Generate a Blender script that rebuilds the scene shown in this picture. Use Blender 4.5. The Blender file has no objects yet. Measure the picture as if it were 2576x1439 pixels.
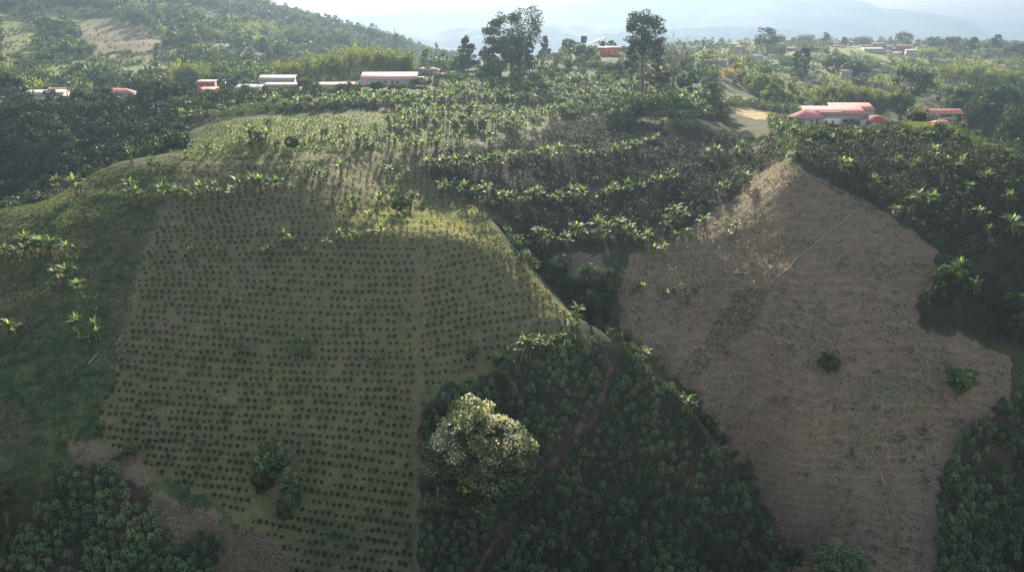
import bpy, math, random
import numpy as np
from mathutils import Vector, Matrix

RNG = np.random.default_rng(7)
random.seed(7)
S = bpy.context.scene
COL = S.collection
TH = math.radians(18.5)            # the drone camera looks 18.5 degrees down
CT, ST = math.cos(TH), math.sin(TH)
FP = 731.0 * 2576 / 1024           # focal length in units of a 2576 px wide frame
CX, CY = 1288.0, 719.5


def slope_of(px, py):
    """a sight line of the camera -> (X/Y, Z/Y)"""
    a = (np.asarray(px, float) - CX) / FP
    b = (CY - np.asarray(py, float)) / FP
    fy = CT + b * ST
    fz = -ST + b * CT
    return a / fy, fz / fy


# ------------------------------------------------------------------ terrain survey: (column, [(row, distance) ...])
SURVEY = {
    -420: [(1439, 84), (1100, 98), (800, 117), (640, 136), (540, 155), (570, 185), (555, 215), (525, 240), (430, 262), (330, 284), (262, 322), (262, 400), (235, 450), (140, 560), (40, 700), (-60, 850), (-170, 1050), (-160, 1400), (0, 1900)],
    0: [(1439, 86), (1100, 100), (800, 120), (620, 140), (528, 157), (575, 185), (560, 215), (530, 240), (430, 262), (340, 283), (268, 316), (255, 345), (262, 400), (235, 450), (160, 560), (80, 700), (0, 850), (-100, 1050), (-110, 1350), (20, 1900)],
    300: [(1439, 88), (1100, 103), (800, 124), (620, 143), (500, 160), (440, 172), (410, 183), (470, 213), (440, 238), (385, 262), (330, 286), (280, 312), (252, 332), (252, 360), (258, 405), (232, 460), (170, 560), (100, 700), (35, 850), (-40, 1050), (-70, 1250), (30, 1900)],
    600: [(1439, 90), (1100, 106), (800, 127), (600, 148), (480, 162), (400, 177), (340, 206), (300, 246), (282, 275), (258, 310), (240, 335), (250, 385), (225, 435), (185, 520), (130, 650), (80, 800), (30, 950), (1, 1100), (25, 1400), (90, 1900)],
    760: [(1439, 91), (1100, 107), (800, 128), (600, 147), (480, 163), (400, 180), (340, 210), (296, 250), (262, 300), (238, 335), (215, 375), (245, 420), (225, 520), (165, 680), (110, 830), (70, 980), (50, 1100), (70, 1400), (120, 1900)],
    900: [(1439, 92), (1000, 113), (800, 127), (600, 145.5), (530, 158), (470, 170), (400, 189), (340, 216), (290, 255), (255, 295), (235, 320), (213, 350), (200, 390), (225, 450), (215, 550), (165, 700), (120, 850), (88, 1000), (110, 1300), (140, 1900)],
    1060: [(1439, 94), (1000, 115), (800, 130), (600, 145.5), (560, 158), (520, 175), (470, 187), (400, 200), (370, 210), (300, 254), (250, 300), (215, 350), (193, 395), (215, 460), (225, 600), (185, 850), (140, 1100), (122, 1300), (150, 1700)],
    1160: [(1439, 95), (1000, 116), (800, 131), (600, 146.5), (560, 158.5), (520, 172.5), (505, 176), (460, 187), (410, 198), (360, 215), (300, 255), (245, 305), (205, 360), (178, 410), (205, 480), (225, 650), (195, 900), (165, 1150), (150, 1300), (165, 1700)],
    1230: [(1439, 96), (1250, 104), (1000, 117), (850, 128), (700, 139), (640, 145), (600, 151), (570, 157), (545, 163), (545, 167), (500, 176), (450, 190), (390, 212), (330, 246), (280, 290), (235, 330), (195, 380), (168, 425), (180, 490), (215, 650), (200, 1000), (175, 1500)],
    1340: [(1439, 97), (1250, 106), (1000, 118), (850, 127.5), (800, 132.5), (750, 138), (700, 146), (664, 153), (690, 158), (640, 162), (560, 173), (480, 190), (410, 212), (340, 246), (285, 292), (235, 335), (195, 380), (160, 430), (150, 470), (190, 600), (195, 1000)],
    1450: [(1439, 98), (1250, 107), (1000, 119), (850, 128.5), (815, 133.5), (785, 139), (820, 144), (740, 151), (670, 158), (600, 167), (530, 181), (460, 198), (400, 216), (340, 246), (285, 294), (235, 340), (195, 380), (158, 430), (140, 475), (150, 530), (190, 700), (185, 1000)],
    1560: [(1439, 100), (1250, 108), (1050, 117), (900, 126), (852, 129), (885, 134), (800, 143), (710, 152), (630, 163), (560, 175), (490, 191), (400, 216), (335, 246), (270, 300), (225, 350), (180, 400), (148, 450), (132, 500), (140, 560), (170, 800)],
    1720: [(1439, 101), (1250, 109), (1100, 115), (990, 120.5), (1020, 125), (930, 132), (820, 142), (710, 155), (620, 168), (570, 178), (510, 192), (440, 210), (370, 234), (305, 268), (255, 320), (210, 380), (180, 430), (152, 500), (140, 600), (132, 800), (118, 1200), (126, 1600)],
    1860: [(1439, 102), (1300, 107), (1195, 111.5), (1230, 116), (1100, 123.5), (950, 134), (800, 146), (670, 160), (560, 175), (490, 190), (440, 205), (375, 235), (320, 270), (280, 310), (262, 350), (245, 400), (220, 460), (180, 550), (160, 650), (135, 800), (125, 1000), (115, 1300), (126, 1600)],
    1985: [(1439, 100), (1300, 107), (1100, 118), (900, 132), (700, 149), (550, 165.5), (450, 178), (405, 186.5), (370, 204), (335, 228), (310, 255), (300, 290), (300, 340), (270, 400), (240, 450), (200, 550), (165, 640), (140, 760), (125, 1000), (112, 1300), (126, 1700)],
    2150: [(1439, 100), (1200, 113), (1000, 125), (800, 140), (650, 155), (530, 172), (450, 188), (400, 203), (350, 225), (325, 245), (318, 275), (332, 310), (300, 380), (260, 440), (225, 520), (185, 620), (155, 720), (138, 850), (127, 1050), (112, 1300), (126, 1700)],
    2370: [(1439, 100), (1250, 110), (1050, 121), (900, 131), (800, 139), (650, 154), (550, 167), (450, 185), (380, 205), (335, 232), (324, 252), (380, 282), (365, 340), (310, 420), (255, 500), (210, 600), (178, 700), (150, 850), (125, 1050), (112, 1300), (126, 1700)],
    2576: [(1439, 102), (1250, 111), (1050, 121), (900, 131), (750, 144), (600, 161), (500, 178), (435, 194), (414, 205), (470, 235), (445, 290), (395, 360), (335, 430), (270, 520), (225, 620), (185, 750), (155, 900), (132, 1100), (120, 1350), (132, 1700)],
    2900: [(1439, 103), (1250, 112), (1050, 122), (900, 132), (750, 146), (620, 165), (560, 185), (570, 205), (600, 240), (500, 300), (410, 390), (330, 450), (230, 640), (165, 900), (122, 1350), (135, 1700)],
}
# the gully runs diagonally: survey lines between the columns, aligned on the brink of the near spur
BRINK = {1160: (505, 176), 1230: (545, 163), 1340: (664, 153), 1450: (785, 139), 1560: (852, 129), 1720: (990, 120.5), 1860: (1195, 111.5), 1985: (1400, 102)}
SURVEY[1985][:2] = [(1439, 100), (1400, 102), (1425, 106), (1300, 110.5)]
_bk = sorted(BRINK)


def _prof(px, s=None, off=None):
    l = SURVEY[px]
    ys, ps = [a[1] for a in l], [a[0] for a in l]
    Y = ys[0] + (BRINK[px][1] - ys[0]) * s if off is None else BRINK[px][1] + off
    return np.interp(Y, ys, ps), Y


for _a, _b in zip(_bk[:-1], _bk[1:]):
    _m = max(2, round((_b - _a) / 28))
    for _j in range(1, _m):
        _t = _j / _m
        _l = []
        for _s, _o in [(x, None) for x in (0, .3, .6, .75, .88, 1)] + [(None, x) for x in (3, 5.5, 10, 17, 26, 40, 58, 80, 110, 145, 190, 240, 320, 420)]:
            p1, y1 = _prof(_a, _s, _o)
            p2, y2 = _prof(_b, _s, _o)
            _l.append((p1 + (p2 - p1) * _t, y1 + (y2 - y1) * _t))
        SURVEY[_a + (_b - _a) * _t] = _l
_c = []
for _px, _l in SURVEY.items():
    for _py, _Y in _l:
        _u, _e = slope_of(_px, _py)
        _c.append((float(_u), math.log(_Y), float(_e)))
for _u in np.linspace(-1.3, 1.3, 11):       # apron under the drone, and the valley floor out to the horizon
    _c.append((_u, math.log(62), -1.12))
    _c.append((_u, math.log(50), -1.35))
    for _Y in (2300, 2900, 3600, 5200, 9500, 17000):
        _c.append((_u, math.log(_Y), (-150 if _Y < 2600 else -190) / _Y))
for _s in (-1, 1):
    for (_Y, _e) in ((90, -.8), (110, -.55), (140, -.33), (170, -.22), (230, -.17), (330, -.1), (500, -.06), (800, 0.02 if _s < 0 else -.02), (1200, .08 if _s < 0 else -.02), (1700, .03 if _s < 0 else -.03)):
        _c.append((_s * 1.3, math.log(_Y), _e))
CTRL = np.array(_c)
_K = 0.035


def _phi(du, dw):
    return -np.sqrt(du * du + dw * dw + _K * _K)


_n = len(CTRL)
_A = _phi(CTRL[:, None, 0] - CTRL[None, :, 0], CTRL[:, None, 1] - CTRL[None, :, 1])
_A[np.arange(_n), np.arange(_n)] += 0.002
_Pm = np.c_[np.ones(_n), CTRL[:, :2]]
_M = np.zeros((_n + 3, _n + 3))
_M[:_n, :_n] = _A
_M[:_n, _n:] = _Pm
_M[_n:, :_n] = _Pm.T
_sol = np.linalg.solve(_M, np.r_[CTRL[:, 2], 0, 0, 0])
NU = 740
GU = np.linspace(-1.12, 1.12, NU)
GW = np.r_[np.arange(math.log(60), math.log(430), 0.0031), np.arange(math.log(430), math.log(17000), 0.014)]
NW = len(GW)


def _hash(i, j, s):
    h = (i * 374761393 + j * 668265263 + s * 1274126177) & 0xFFFFFFFF
    h = ((h ^ (h >> 13)) * 1274126177) & 0xFFFFFFFF
    return ((h ^ (h >> 16)) & 0xFFFF) / 65535.0


def vnoise(x, y, s=0):
    x = np.asarray(x, float)
    y = np.asarray(y, float)
    i = np.floor(x).astype(np.int64)
    j = np.floor(y).astype(np.int64)
    fx = x - i
    fy = y - j
    fx = fx * fx * (3 - 2 * fx)
    fy = fy * fy * (3 - 2 * fy)
    a = _hash(i, j, s) * (1 - fx) + _hash(i + 1, j, s) * fx
    b = _hash(i, j + 1, s) * (1 - fx) + _hash(i + 1, j + 1, s) * fx
    return a * (1 - fy) + b * fy


def fbm(x, y, s=0, o=4):
    t, a, n = 0, 1.0, 0
    for k in range(o):
        t = t + a * vnoise(x * 2 ** k + 17.3 * k, y * 2 ** k - 9.1 * k, s + k)
        n += a
        a *= .5
    return t / n


_gu, _gw = np.meshgrid(GU, GW)          # rows: distance, columns: bearing
_uu, _ww = _gu.ravel(), _gw.ravel()
GE = np.empty(len(_uu))
# evaluate on a coarser lattice, then refine bilinearly
_cu = np.linspace(-1.12, 1.12, 300)
_cw = np.r_[np.linspace(math.log(60), math.log(430), 330), np.linspace(math.log(430), math.log(17000), 150)[1:]]
_a, _b = np.meshgrid(_cu, _cw)
_a, _b = _a.ravel(), _b.ravel()
_ce = np.empty(len(_a))
for _k in range(0, len(_a), 20000):
    _s = slice(_k, _k + 20000)
    _ce[_s] = _phi(_a[_s, None] - CTRL[None, :, 0], _b[_s, None] - CTRL[None, :, 1]) @ _sol[:_n] + _sol[_n] + _sol[_n + 1] * _a[_s] + _sol[_n + 2] * _b[_s]
_ce = _ce.reshape(len(_cw), len(_cu))


def _bil(tab, us, ws, u, w):
    iu = np.clip(np.searchsorted(us, u) - 1, 0, len(us) - 2)
    iw = np.clip(np.searchsorted(ws, w) - 1, 0, len(ws) - 2)
    fu = np.clip((u - us[iu]) / (us[iu + 1] - us[iu]), 0, 1)
    fw = np.clip((w - ws[iw]) / (ws[iw + 1] - ws[iw]), 0, 1)
    return (tab[iw, iu] * (1 - fu) + tab[iw, iu + 1] * fu) * (1 - fw) + (tab[iw + 1, iu] * (1 - fu) + tab[iw + 1, iu + 1] * fu) * fw


GE = _bil(_ce, _cu, _cw, _uu, _ww).reshape(NW, NU)
GY = np.exp(_gw)
GX = _gu * GY
_far = np.clip((GY - 420) / 400, 0, 1)
GZ = GE * GY
GZ = GZ + (fbm(GX / 14, GY / 14, 3) - .5) * 1.3 * (1 - _far) + (fbm(GX / 3.1, GY / 3.1, 9) - .5) * .55 * (1 - _far)
GZ = GZ + (fbm(GX / 90, GY / 90, 5) - .5) * 22 * _far
GE = GZ / GY
CUM = np.maximum.accumulate(GE, axis=0)


def hit(px, py):
    """where sight lines meet the ground: X, Y, Z arrays"""
    px = np.atleast_1d(np.asarray(px, float))
    py = np.atleast_1d(np.asarray(py, float))
    u, e = slope_of(px, py)
    out = np.zeros((len(u), 3))
    iu = np.clip(np.round((u - GU[0]) / (GU[1] - GU[0])).astype(int), 0, NU - 1)
    for k in range(len(u)):
        c = CUM[:, iu[k]]
        j = int(np.searchsorted(c, e[k]))
        if j >= NW:
            j = NW - 1
        w = GW[j]
        if 0 < j and c[j] > c[j - 1]:
            w = GW[j - 1] + (GW[j] - GW[j - 1]) * np.clip((e[k] - c[j - 1]) / (c[j] - c[j - 1]), 0, 1)
        Y = math.exp(w)
        out[k] = (u[k] * Y, Y, 0)
    out[:, 2] = ground(out[:, 0], out[:, 1])
    return out


def ground(X, Y):
    X = np.asarray(X, float)
    Y = np.asarray(Y, float)
    return _bil(GZ, GU, GW, X / Y, np.log(Y))


def point(px, py, Y):
    """the point on a sight line at ground distance Y"""
    u, e = slope_of(px, py)
    return float(u * Y), float(Y), float(e * Y)


def inside(poly, X, Y):
    r = np.zeros(np.shape(X), bool)
    n = len(poly)
    for k in range(n):
        x1, y1 = poly[k]
        x2, y2 = poly[(k + 1) % n]
        if y1 == y2:
            continue
        c = ((y1 > Y) != (y2 > Y)) & (X < (x2 - x1) * (Y - y1) / (y2 - y1) + x1)
        r ^= c
    return r


def plot(pts, dense=60):
    """outline of a plot of land on the ground"""
    p = []
    for k in range(len(pts)):
        a, b = np.array(pts[k], float), np.array(pts[(k + 1) % len(pts)], float)
        m = max(1, int(np.hypot(*(b - a)) / dense))
        for t in range(m):
            p.append(a + (b - a) * t / m)
    p = np.array(p)
    h = hit(p[:, 0], p[:, 1])
    return [(x, y) for x, y, z in h]


# ------------------------------------------------------------------ materials
def nodes_of(name):
    m = bpy.data.materials.new(name)
    m.use_nodes = True
    nt = m.node_tree
    nt.nodes.clear()
    return m, nt


def N(nt, t, **kw):
    n = nt.nodes.new(t)
    for k, v in kw.items():
        if k.startswith('i_'):
            n.inputs[k[2:].replace('_', ' ')].default_value = v
        else:
            setattr(n, k, v)
    return n


def mixc(nt, fac, a, b, blend='MIX'):
    n = nt.nodes.new('ShaderNodeMix')
    n.data_type = 'RGBA'
    n.blend_type = blend
    for sock, v in ((n.inputs[0], fac), (n.inputs[6], a), (n.inputs[7], b)):
        if hasattr(v, 'is_linked') or hasattr(v, 'links'):
            nt.links.new(v, sock)
        elif isinstance(v, (tuple, list)):
            sock.default_value = (*v[:3], 1)
        else:
            sock.default_value = v
    return n.outputs[2]


def noise(nt, scale, detail=4, rough=.6, vec=None, dist=0):
    n = N(nt, 'ShaderNodeTexNoise')
    n.inputs['Scale'].default_value = scale
    n.inputs['Detail'].default_value = detail
    n.inputs['Roughness'].default_value = rough
    n.inputs['Distortion'].default_value = dist
    if vec is not None:
        nt.links.new(vec, n.inputs['Vector'])
    return n.outputs['Fac']


def ramp(nt, fac, lo, hi):
    n = N(nt, 'ShaderNodeMapRange')
    nt.links.new(fac, n.inputs[0])
    n.inputs[1].default_value = lo
    n.inputs[2].default_value = hi
    return n.outputs[0]


def attr(nt, name):
    n = N(nt, 'ShaderNodeAttribute', attribute_name=name)
    return n.outputs['Fac']


def math_node(nt, op, a, b):
    n = N(nt, 'ShaderNodeMath', operation=op)
    for s, v in ((n.inputs[0], a), (n.inputs[1], b)):
        if hasattr(v, 'links'):
            nt.links.new(v, s)
        else:
            s.default_value = v
    return n.outputs[0]


def finish(nt, color, rough=.8, spec=.3, transl=0.0, tcol=None, bump=None, bstr=.3, bdist=.05):
    p = N(nt, 'ShaderNodeBsdfPrincipled')
    o = N(nt, 'ShaderNodeOutputMaterial')
    if hasattr(color, 'links'):
        nt.links.new(color, p.inputs['Base Color'])
    else:
        p.inputs['Base Color'].default_value = (*color, 1)
    p.inputs['Roughness'].default_value = rough
    p.inputs['Specular IOR Level'].default_value = spec
    if bump is not None:
        b = N(nt, 'ShaderNodeBump')
        b.inputs['Strength'].default_value = bstr
        b.inputs['Distance'].default_value = bdist
        nt.links.new(bump, b.inputs['Height'])
        nt.links.new(b.outputs[0], p.inputs['Normal'])
    if transl:
        t = N(nt, 'ShaderNodeBsdfTranslucent')
        src = tcol if tcol is not None else color
        if hasattr(src, 'links'):
            nt.links.new(src, t.inputs['Color'])
        else:
            t.inputs['Color'].default_value = (*src, 1)
        m = N(nt, 'ShaderNodeMixShader')
        m.inputs[0].default_value = transl
        nt.links.new(p.outputs[0], m.inputs[1])
        nt.links.new(t.outputs[0], m.inputs[2])
        nt.links.new(m.outputs[0], o.inputs[0])
    else:
        nt.links.new(p.outputs[0], o.inputs[0])


def leaf_mat(name, dark, light, extra=None, transl=.35, tboost=1.5, rough=.62, spec=.15):
    """foliage: each spray of leaves has its own tint between two greens (and a third colour past 1)"""
    m, nt = nodes_of(name)
    t = attr(nt, 'tint')
    oi = N(nt, 'ShaderNodeObjectInfo')
    jit = math_node(nt, 'MULTIPLY_ADD', oi.outputs['Random'], .3)
    nt.nodes[jit.node.name].inputs[2].default_value = -.15
    f = math_node(nt, 'ADD', t, jit)
    c = mixc(nt, ramp(nt, f, 0, 1), dark, light)
    if extra:
        c = mixc(nt, ramp(nt, t, 1.2, 1.6), c, extra)
    tc = mixc(nt, 1.0, c, (tboost, tboost * 1.05, tboost * .55), 'MULTIPLY')
    finish(nt, c, rough, spec, transl, tc)
    return m


def plain_mat(name, col, rough=.8, spec=.3, var=.25, scale=6, streak=None, coord='Object', transl=0):
    m, nt = nodes_of(name)
    tc = N(nt, 'ShaderNodeTexCoord').outputs[coord]
    n1 = noise(nt, scale, 5, .65, tc)
    d = tuple(x * (1 - var) for x in col)
    l = tuple(min(1, x * (1 + var)) for x in col)
    c = mixc(nt, ramp(nt, n1, .3, .7), d, l)
    b = n1
    if streak:
        w = N(nt, 'ShaderNodeTexWave')
        w.wave_type = 'BANDS'
        w.bands_direction = 'X'
        w.inputs['Scale'].default_value = streak
        nt.links.new(tc, w.inputs['Vector'])
        b = w.outputs['Fac']
        c = mixc(nt, ramp(nt, noise(nt, 1.3, 3, .6, tc), .55, .75), c, tuple(x * .62 for x in col))
    finish(nt, c, rough, spec, transl, None, b, .35, .04)
    return m


# ------------------------------------------------------------------ meshes
class Mesh:
    """collects quads and triangles with a material slot and a tint each"""

    def __init__(s):
        s.v, s.q, s.t, s.qi, s.ti, s.qt, s.tt, s.n = [], [], [], [], [], [], [], 0

    def add(s, V, Q=None, T=None, tint=0.5, mat=0):
        V = np.asarray(V, float).reshape(-1, 3)
        for F, L, I, W in ((Q, s.q, s.qi, s.qt), (T, s.t, s.ti, s.tt)):
            if F is not None and len(F):
                F = np.asarray(F, int)
                L.append(F + s.n)
                I.append(np.full(len(F), mat))
                W.append(np.broadcast_to(np.asarray(tint, float), (len(F),)).copy())
        s.v.append(V)
        s.n += len(V)
        return s

    def data(s):
        V = np.concatenate(s.v) if s.v else np.zeros((0, 3))
        Q = np.concatenate(s.q) if s.q else np.zeros((0, 4), int)
        T = np.concatenate(s.t) if s.t else np.zeros((0, 3), int)
        cat = lambda L: np.concatenate(L) if L else np.zeros(0)
        return V, Q, T, np.r_[cat(s.qi), cat(s.ti)].astype(np.int32), np.r_[cat(s.qt), cat(s.tt)].astype(np.float32)

    def mesh(s, name, mats, smooth=False):
        V, Q, T, mi, ti = s.data()
        return raw_mesh(name, V, Q, T, mi, ti, mats, smooth)


def raw_mesh(name, V, Q, T, mi, ti, mats, smooth=False):
    me = bpy.data.meshes.new(name)
    nq, ntr = len(Q), len(T)
    me.vertices.add(len(V))
    me.vertices.foreach_set('co', V.astype(np.float32).ravel())
    me.loops.add(nq * 4 + ntr * 3)
    me.loops.foreach_set('vertex_index', np.r_[Q.ravel(), T.ravel()].astype(np.int32))
    me.polygons.add(nq + ntr)
    me.polygons.foreach_set('loop_start', np.r_[np.arange(nq) * 4, nq * 4 + np.arange(ntr) * 3].astype(np.int32))
    me.polygons.foreach_set('material_index', mi.astype(np.int32))
    if smooth:
        me.polygons.foreach_set('use_smooth', np.ones(nq + ntr, bool))
    a = me.attributes.new('tint', 'FLOAT', 'FACE')
    a.data.foreach_set('value', ti.astype(np.float32))
    for m in (mats if isinstance(mats, (list, tuple)) else [mats]):
        me.materials.append(m)
    me.update(calc_edges=True)
    return me


def put(name, me, loc=(0, 0, 0), rz=0, sc=1, parent=None):
    o = bpy.data.objects.new(name, me)
    COL.objects.link(o)
    o.location = loc
    o.rotation_euler = (0, 0, rz)
    o.scale = (sc, sc, sc) if not isinstance(sc, tuple) else sc
    if parent is not None:
        o.parent = parent
    return o


def tag(o, label, cat, group=None):
    o['label'] = label
    o['category'] = cat
    if group:
        o['group'] = group
    return o


def kind(o, k):
    o['kind'] = k
    return o


def thing(name, label, cat, loc=(0, 0, 0), rz=0, sc=1, group=None):
    return tag(put(name, None, loc, rz, sc), label, cat, group)


def tube(M, pts, radii, sides=6, tint=.5, mat=0, cap=True):
    """tapered tube along a polyline"""
    P = np.asarray(pts, float)
    n = len(P)
    d = np.gradient(P, axis=0)
    d /= np.linalg.norm(d, axis=1)[:, None] + 1e-9
    ref = np.array([.31, .17, .93]) if abs(d[0][2]) < .9 else np.array([1., .1, 0.])
    a = np.cross(d, ref)
    a /= np.linalg.norm(a, axis=1)[:, None] + 1e-9
    b = np.cross(d, a)
    t = np.linspace(0, 2 * math.pi, sides, endpoint=False)
    R = np.broadcast_to(np.asarray(radii, float), (n,))
    V = P[:, None] + R[:, None, None] * (np.cos(t)[None, :, None] * a[:, None] + np.sin(t)[None, :, None] * b[:, None])
    Q = []
    for i in range(n - 1):
        for k in range(sides):
            k2 = (k + 1) % sides
            Q.append((i * sides + k, i * sides + k2, (i + 1) * sides + k2, (i + 1) * sides + k))
    V = V.reshape(-1, 3)
    T = None
    if cap:
        V = np.r_[V, P[-1:]]
        e = (n - 1) * sides
        T = [(e + k, e + (k + 1) % sides, len(V) - 1) for k in range(sides)]
    M.add(V, Q, T, tint, mat)


def box(M, x0, x1, y0, y1, z0, z1, tint=.5, mat=0):
    V = [(x0, y0, z0), (x1, y0, z0), (x1, y1, z0), (x0, y1, z0), (x0, y0, z1), (x1, y0, z1), (x1, y1, z1), (x0, y1, z1)]
    Q = [(0, 3, 2, 1), (4, 5, 6, 7), (0, 1, 5, 4), (1, 2, 6, 5), (2, 3, 7, 6), (3, 0, 4, 7)]
    M.add(V, Q, None, tint, mat)


def leaves(M, C, size, tint, rng, up=.5, aspect=.55, mat=0, out=None):
    """one leaf-sized lozenge per centre, turned at random but biased upward/outward"""
    C = np.asarray(C, float)
    n = len(C)
    if n == 0:
        return
    nor = rng.normal(size=(n, 3))
    nor /= np.linalg.norm(nor, axis=1)[:, None]
    nor[:, 2] += up
    if out is not None:
        nor += out
    nor /= np.linalg.norm(nor, axis=1)[:, None] + 1e-9
    r = rng.normal(size=(n, 3))
    a = np.cross(nor, r)
    a /= np.linalg.norm(a, axis=1)[:, None] + 1e-9
    b = np.cross(nor, a)
    sz = size * rng.uniform(.65, 1.35, n)
    a *= sz[:, None] * .5
    b *= (sz * aspect)[:, None] * .5
    fold = nor * (sz * .12)[:, None]
    V = np.stack([C - a, C - b + fold, C + a, C + b + fold], 1).reshape(-1, 3)
    Q = np.arange(n * 4).reshape(n, 4)
    M.add(V, Q, None, tint, mat)


def ball(rng, n):
    d = rng.normal(size=(n, 3))
    return d / np.linalg.norm(d, axis=1)[:, None]


def scatter(base, locs, rots, scs, tjit, name, mats, rng, flat=None):
    """many copies of small plants written into one mesh: base = list of Mesh"""
    datas = [b.data() for b in base]
    VV, QQ, TT, QM, TM, QT, TTt, n = [], [], [], [], [], [], [], 0
    which = rng.integers(0, len(base), len(locs))
    for bi, (V, Q, T, mi, ti) in enumerate(datas):
        sel = np.where(which == bi)[0]
        if not len(sel):
            continue
        c, s_ = np.cos(rots[sel]), np.sin(rots[sel])
        k = scs[sel]
        x = (V[None, :, 0] * c[:, None] - V[None, :, 1] * s_[:, None]) * k[:, None] + locs[sel, 0:1]
        y = (V[None, :, 0] * s_[:, None] + V[None, :, 1] * c[:, None]) * k[:, None] + locs[sel, 1:2]
        z = V[None, :, 2] * k[:, None] * (1 if flat is None else flat) + locs[sel, 2:3]
        VV.append(np.stack([x, y, z], 2).reshape(-1, 3))
        off = (np.arange(len(sel)) * len(V))[:, None, None] + n
        QQ.append((Q[None] + off).reshape(-1, 4))
        TT.append((T[None] + off).reshape(-1, 3))
        nq = len(Q)
        j = tjit[sel][:, None]
        QM.append(np.tile(mi[:nq], len(sel)))
        TM.append(np.tile(mi[nq:], len(sel)))
        QT.append((ti[None, :nq] + j).ravel())
        TTt.append((ti[None, nq:] + j).ravel())
        n += len(sel) * len(V)
    me = raw_mesh(name, np.concatenate(VV), np.concatenate(QQ), np.concatenate(TT), np.r_[np.concatenate(QM), np.concatenate(TM)],
                  np.r_[np.concatenate(QT), np.concatenate(TTt)], mats)
    return put(name, me)


def copy_tree(o, loc, rz, sc):
    c = o.copy()
    COL.objects.link(c)
    c.location = loc
    c.rotation_euler = (0, 0, rz)
    c.scale = (sc, sc, sc)
    for ch in o.children:
        d = ch.copy()
        COL.objects.link(d)
        d.parent = c
        for g in ch.children:
            e = g.copy()
            COL.objects.link(e)
            e.parent = d
    return c


ORD = 'first second third fourth fifth sixth seventh eighth ninth tenth eleventh twelfth thirteenth fourteenth fifteenth sixteenth seventeenth eighteenth nineteenth twentieth'.split()
ORD += ['twenty-' + x for x in ORD[:9]] + ['thirtieth'] + ['thirty-' + x for x in ORD[:9]]


# ------------------------------------------------------------------ land cover
FIELD = plot([(455, 408), (730, 397), (1040, 394), (1075, 440), (1180, 515), (1218, 552), (1325, 668), (1440, 795), (1390, 838), (1235, 928), (1140, 962), (1075, 1010), (1045, 1100), (1050, 1470), (745, 1470), (720, 1400), (640, 1335), (560, 1290), (420, 1215), (370, 1180), (230, 1110), (290, 920), (320, 830), (360, 650), (400, 560), (430, 480)])
UPPER = plot([(395, 392), (440, 345), (560, 308), (700, 293), (880, 290), (930, 320), (1000, 345), (1000, 385), (730, 391), (480, 402)])
SLOPE = plot([(880, 288), (1000, 270), (1250, 245), (1500, 235), (1530, 275), (1400, 300), (1250, 348), (1100, 376), (1000, 388), (1000, 345), (930, 320)])
GRASS = plot([(-300, 560), (0, 540), (60, 510), (210, 450), (330, 418), (455, 408), (430, 480), (400, 560), (360, 650), (320, 830), (290, 920), (230, 1110), (200, 1150), (140, 1230), (0, 1300), (-300, 1350)])
CLEAR = plot([(1985, 407), (2020, 430), (2075, 470), (2170, 500), (2270, 570), (2355, 640), (2345, 700), (2290, 790), (2320, 835), (2430, 850), (2510, 890), (2560, 930), (2530, 990), (2430, 1060), (2380, 1130), (2350, 1220), (2335, 1300), (2330, 1480), (2000, 1480), (1965, 1380), (1872, 1180), (1725, 980), (1610, 885), (1555, 800), (1562, 690), (1600, 640), (1720, 590), (1860, 500), (1900, 440)])
GULLY = plot([(1425, 640), (1520, 632), (1540, 690), (1500, 725), (1432, 700)])
VERGE = plot([(350, 1190), (400, 1250), (560, 1310), (660, 1345), (725, 1400), (760, 1470), (500, 1470), (560, 1350), (440, 1390), (390, 1300)])
STRIP = plot([(335, 1185), (370, 1180), (420, 1210), (560, 1285), (640, 1330), (700, 1380), (725, 1410), (655, 1350), (560, 1315), (400, 1255)], 20)
YARD = plot([(1830, 265), (1900, 275), (1985, 292), (1990, 304), (1900, 300), (1850, 285)])
TERR = [plot(p, 20) for p in (
    [(2035, 140), (2090, 143), (2120, 158), (2112, 185), (2060, 195), (2030, 170)],
    [(1885, 138), (1930, 155), (1990, 180), (1990, 195), (1920, 175), (1880, 150)],
    [(2200, 150), (2240, 162), (2260, 175), (2230, 190), (2200, 172)],
    [(120, 20), (250, 28), (310, 45), (220, 50), (130, 40)],
    [(290, 185), (400, 180), (430, 195), (330, 205)], [(0, 35), (60, 25), (105, 80), (60, 150), (0, 160)], [(120, 152), (330, 128), (415, 150), (300, 172), (160, 182)], [(470, 20), (560, 30), (600, 60), (520, 55)],
    [(2155, 168), (2230, 196), (2185, 202), (2125, 192)], [(1700, 218), (1790, 240), (1795, 258), (1725, 250)], [(2330, 150), (2400, 163), (2385, 178), (2335, 168)], [(1960, 150), (2000, 150), (1995, 168), (1960, 165)])]
BARE = [plot(p, 20) for p in ([(185, 60), (260, 55), (330, 62), (380, 78), (430, 100), (380, 125), (260, 135), (220, 105)], [(2350, 205), (2420, 208), (2440, 225), (2360, 220)])]
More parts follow.
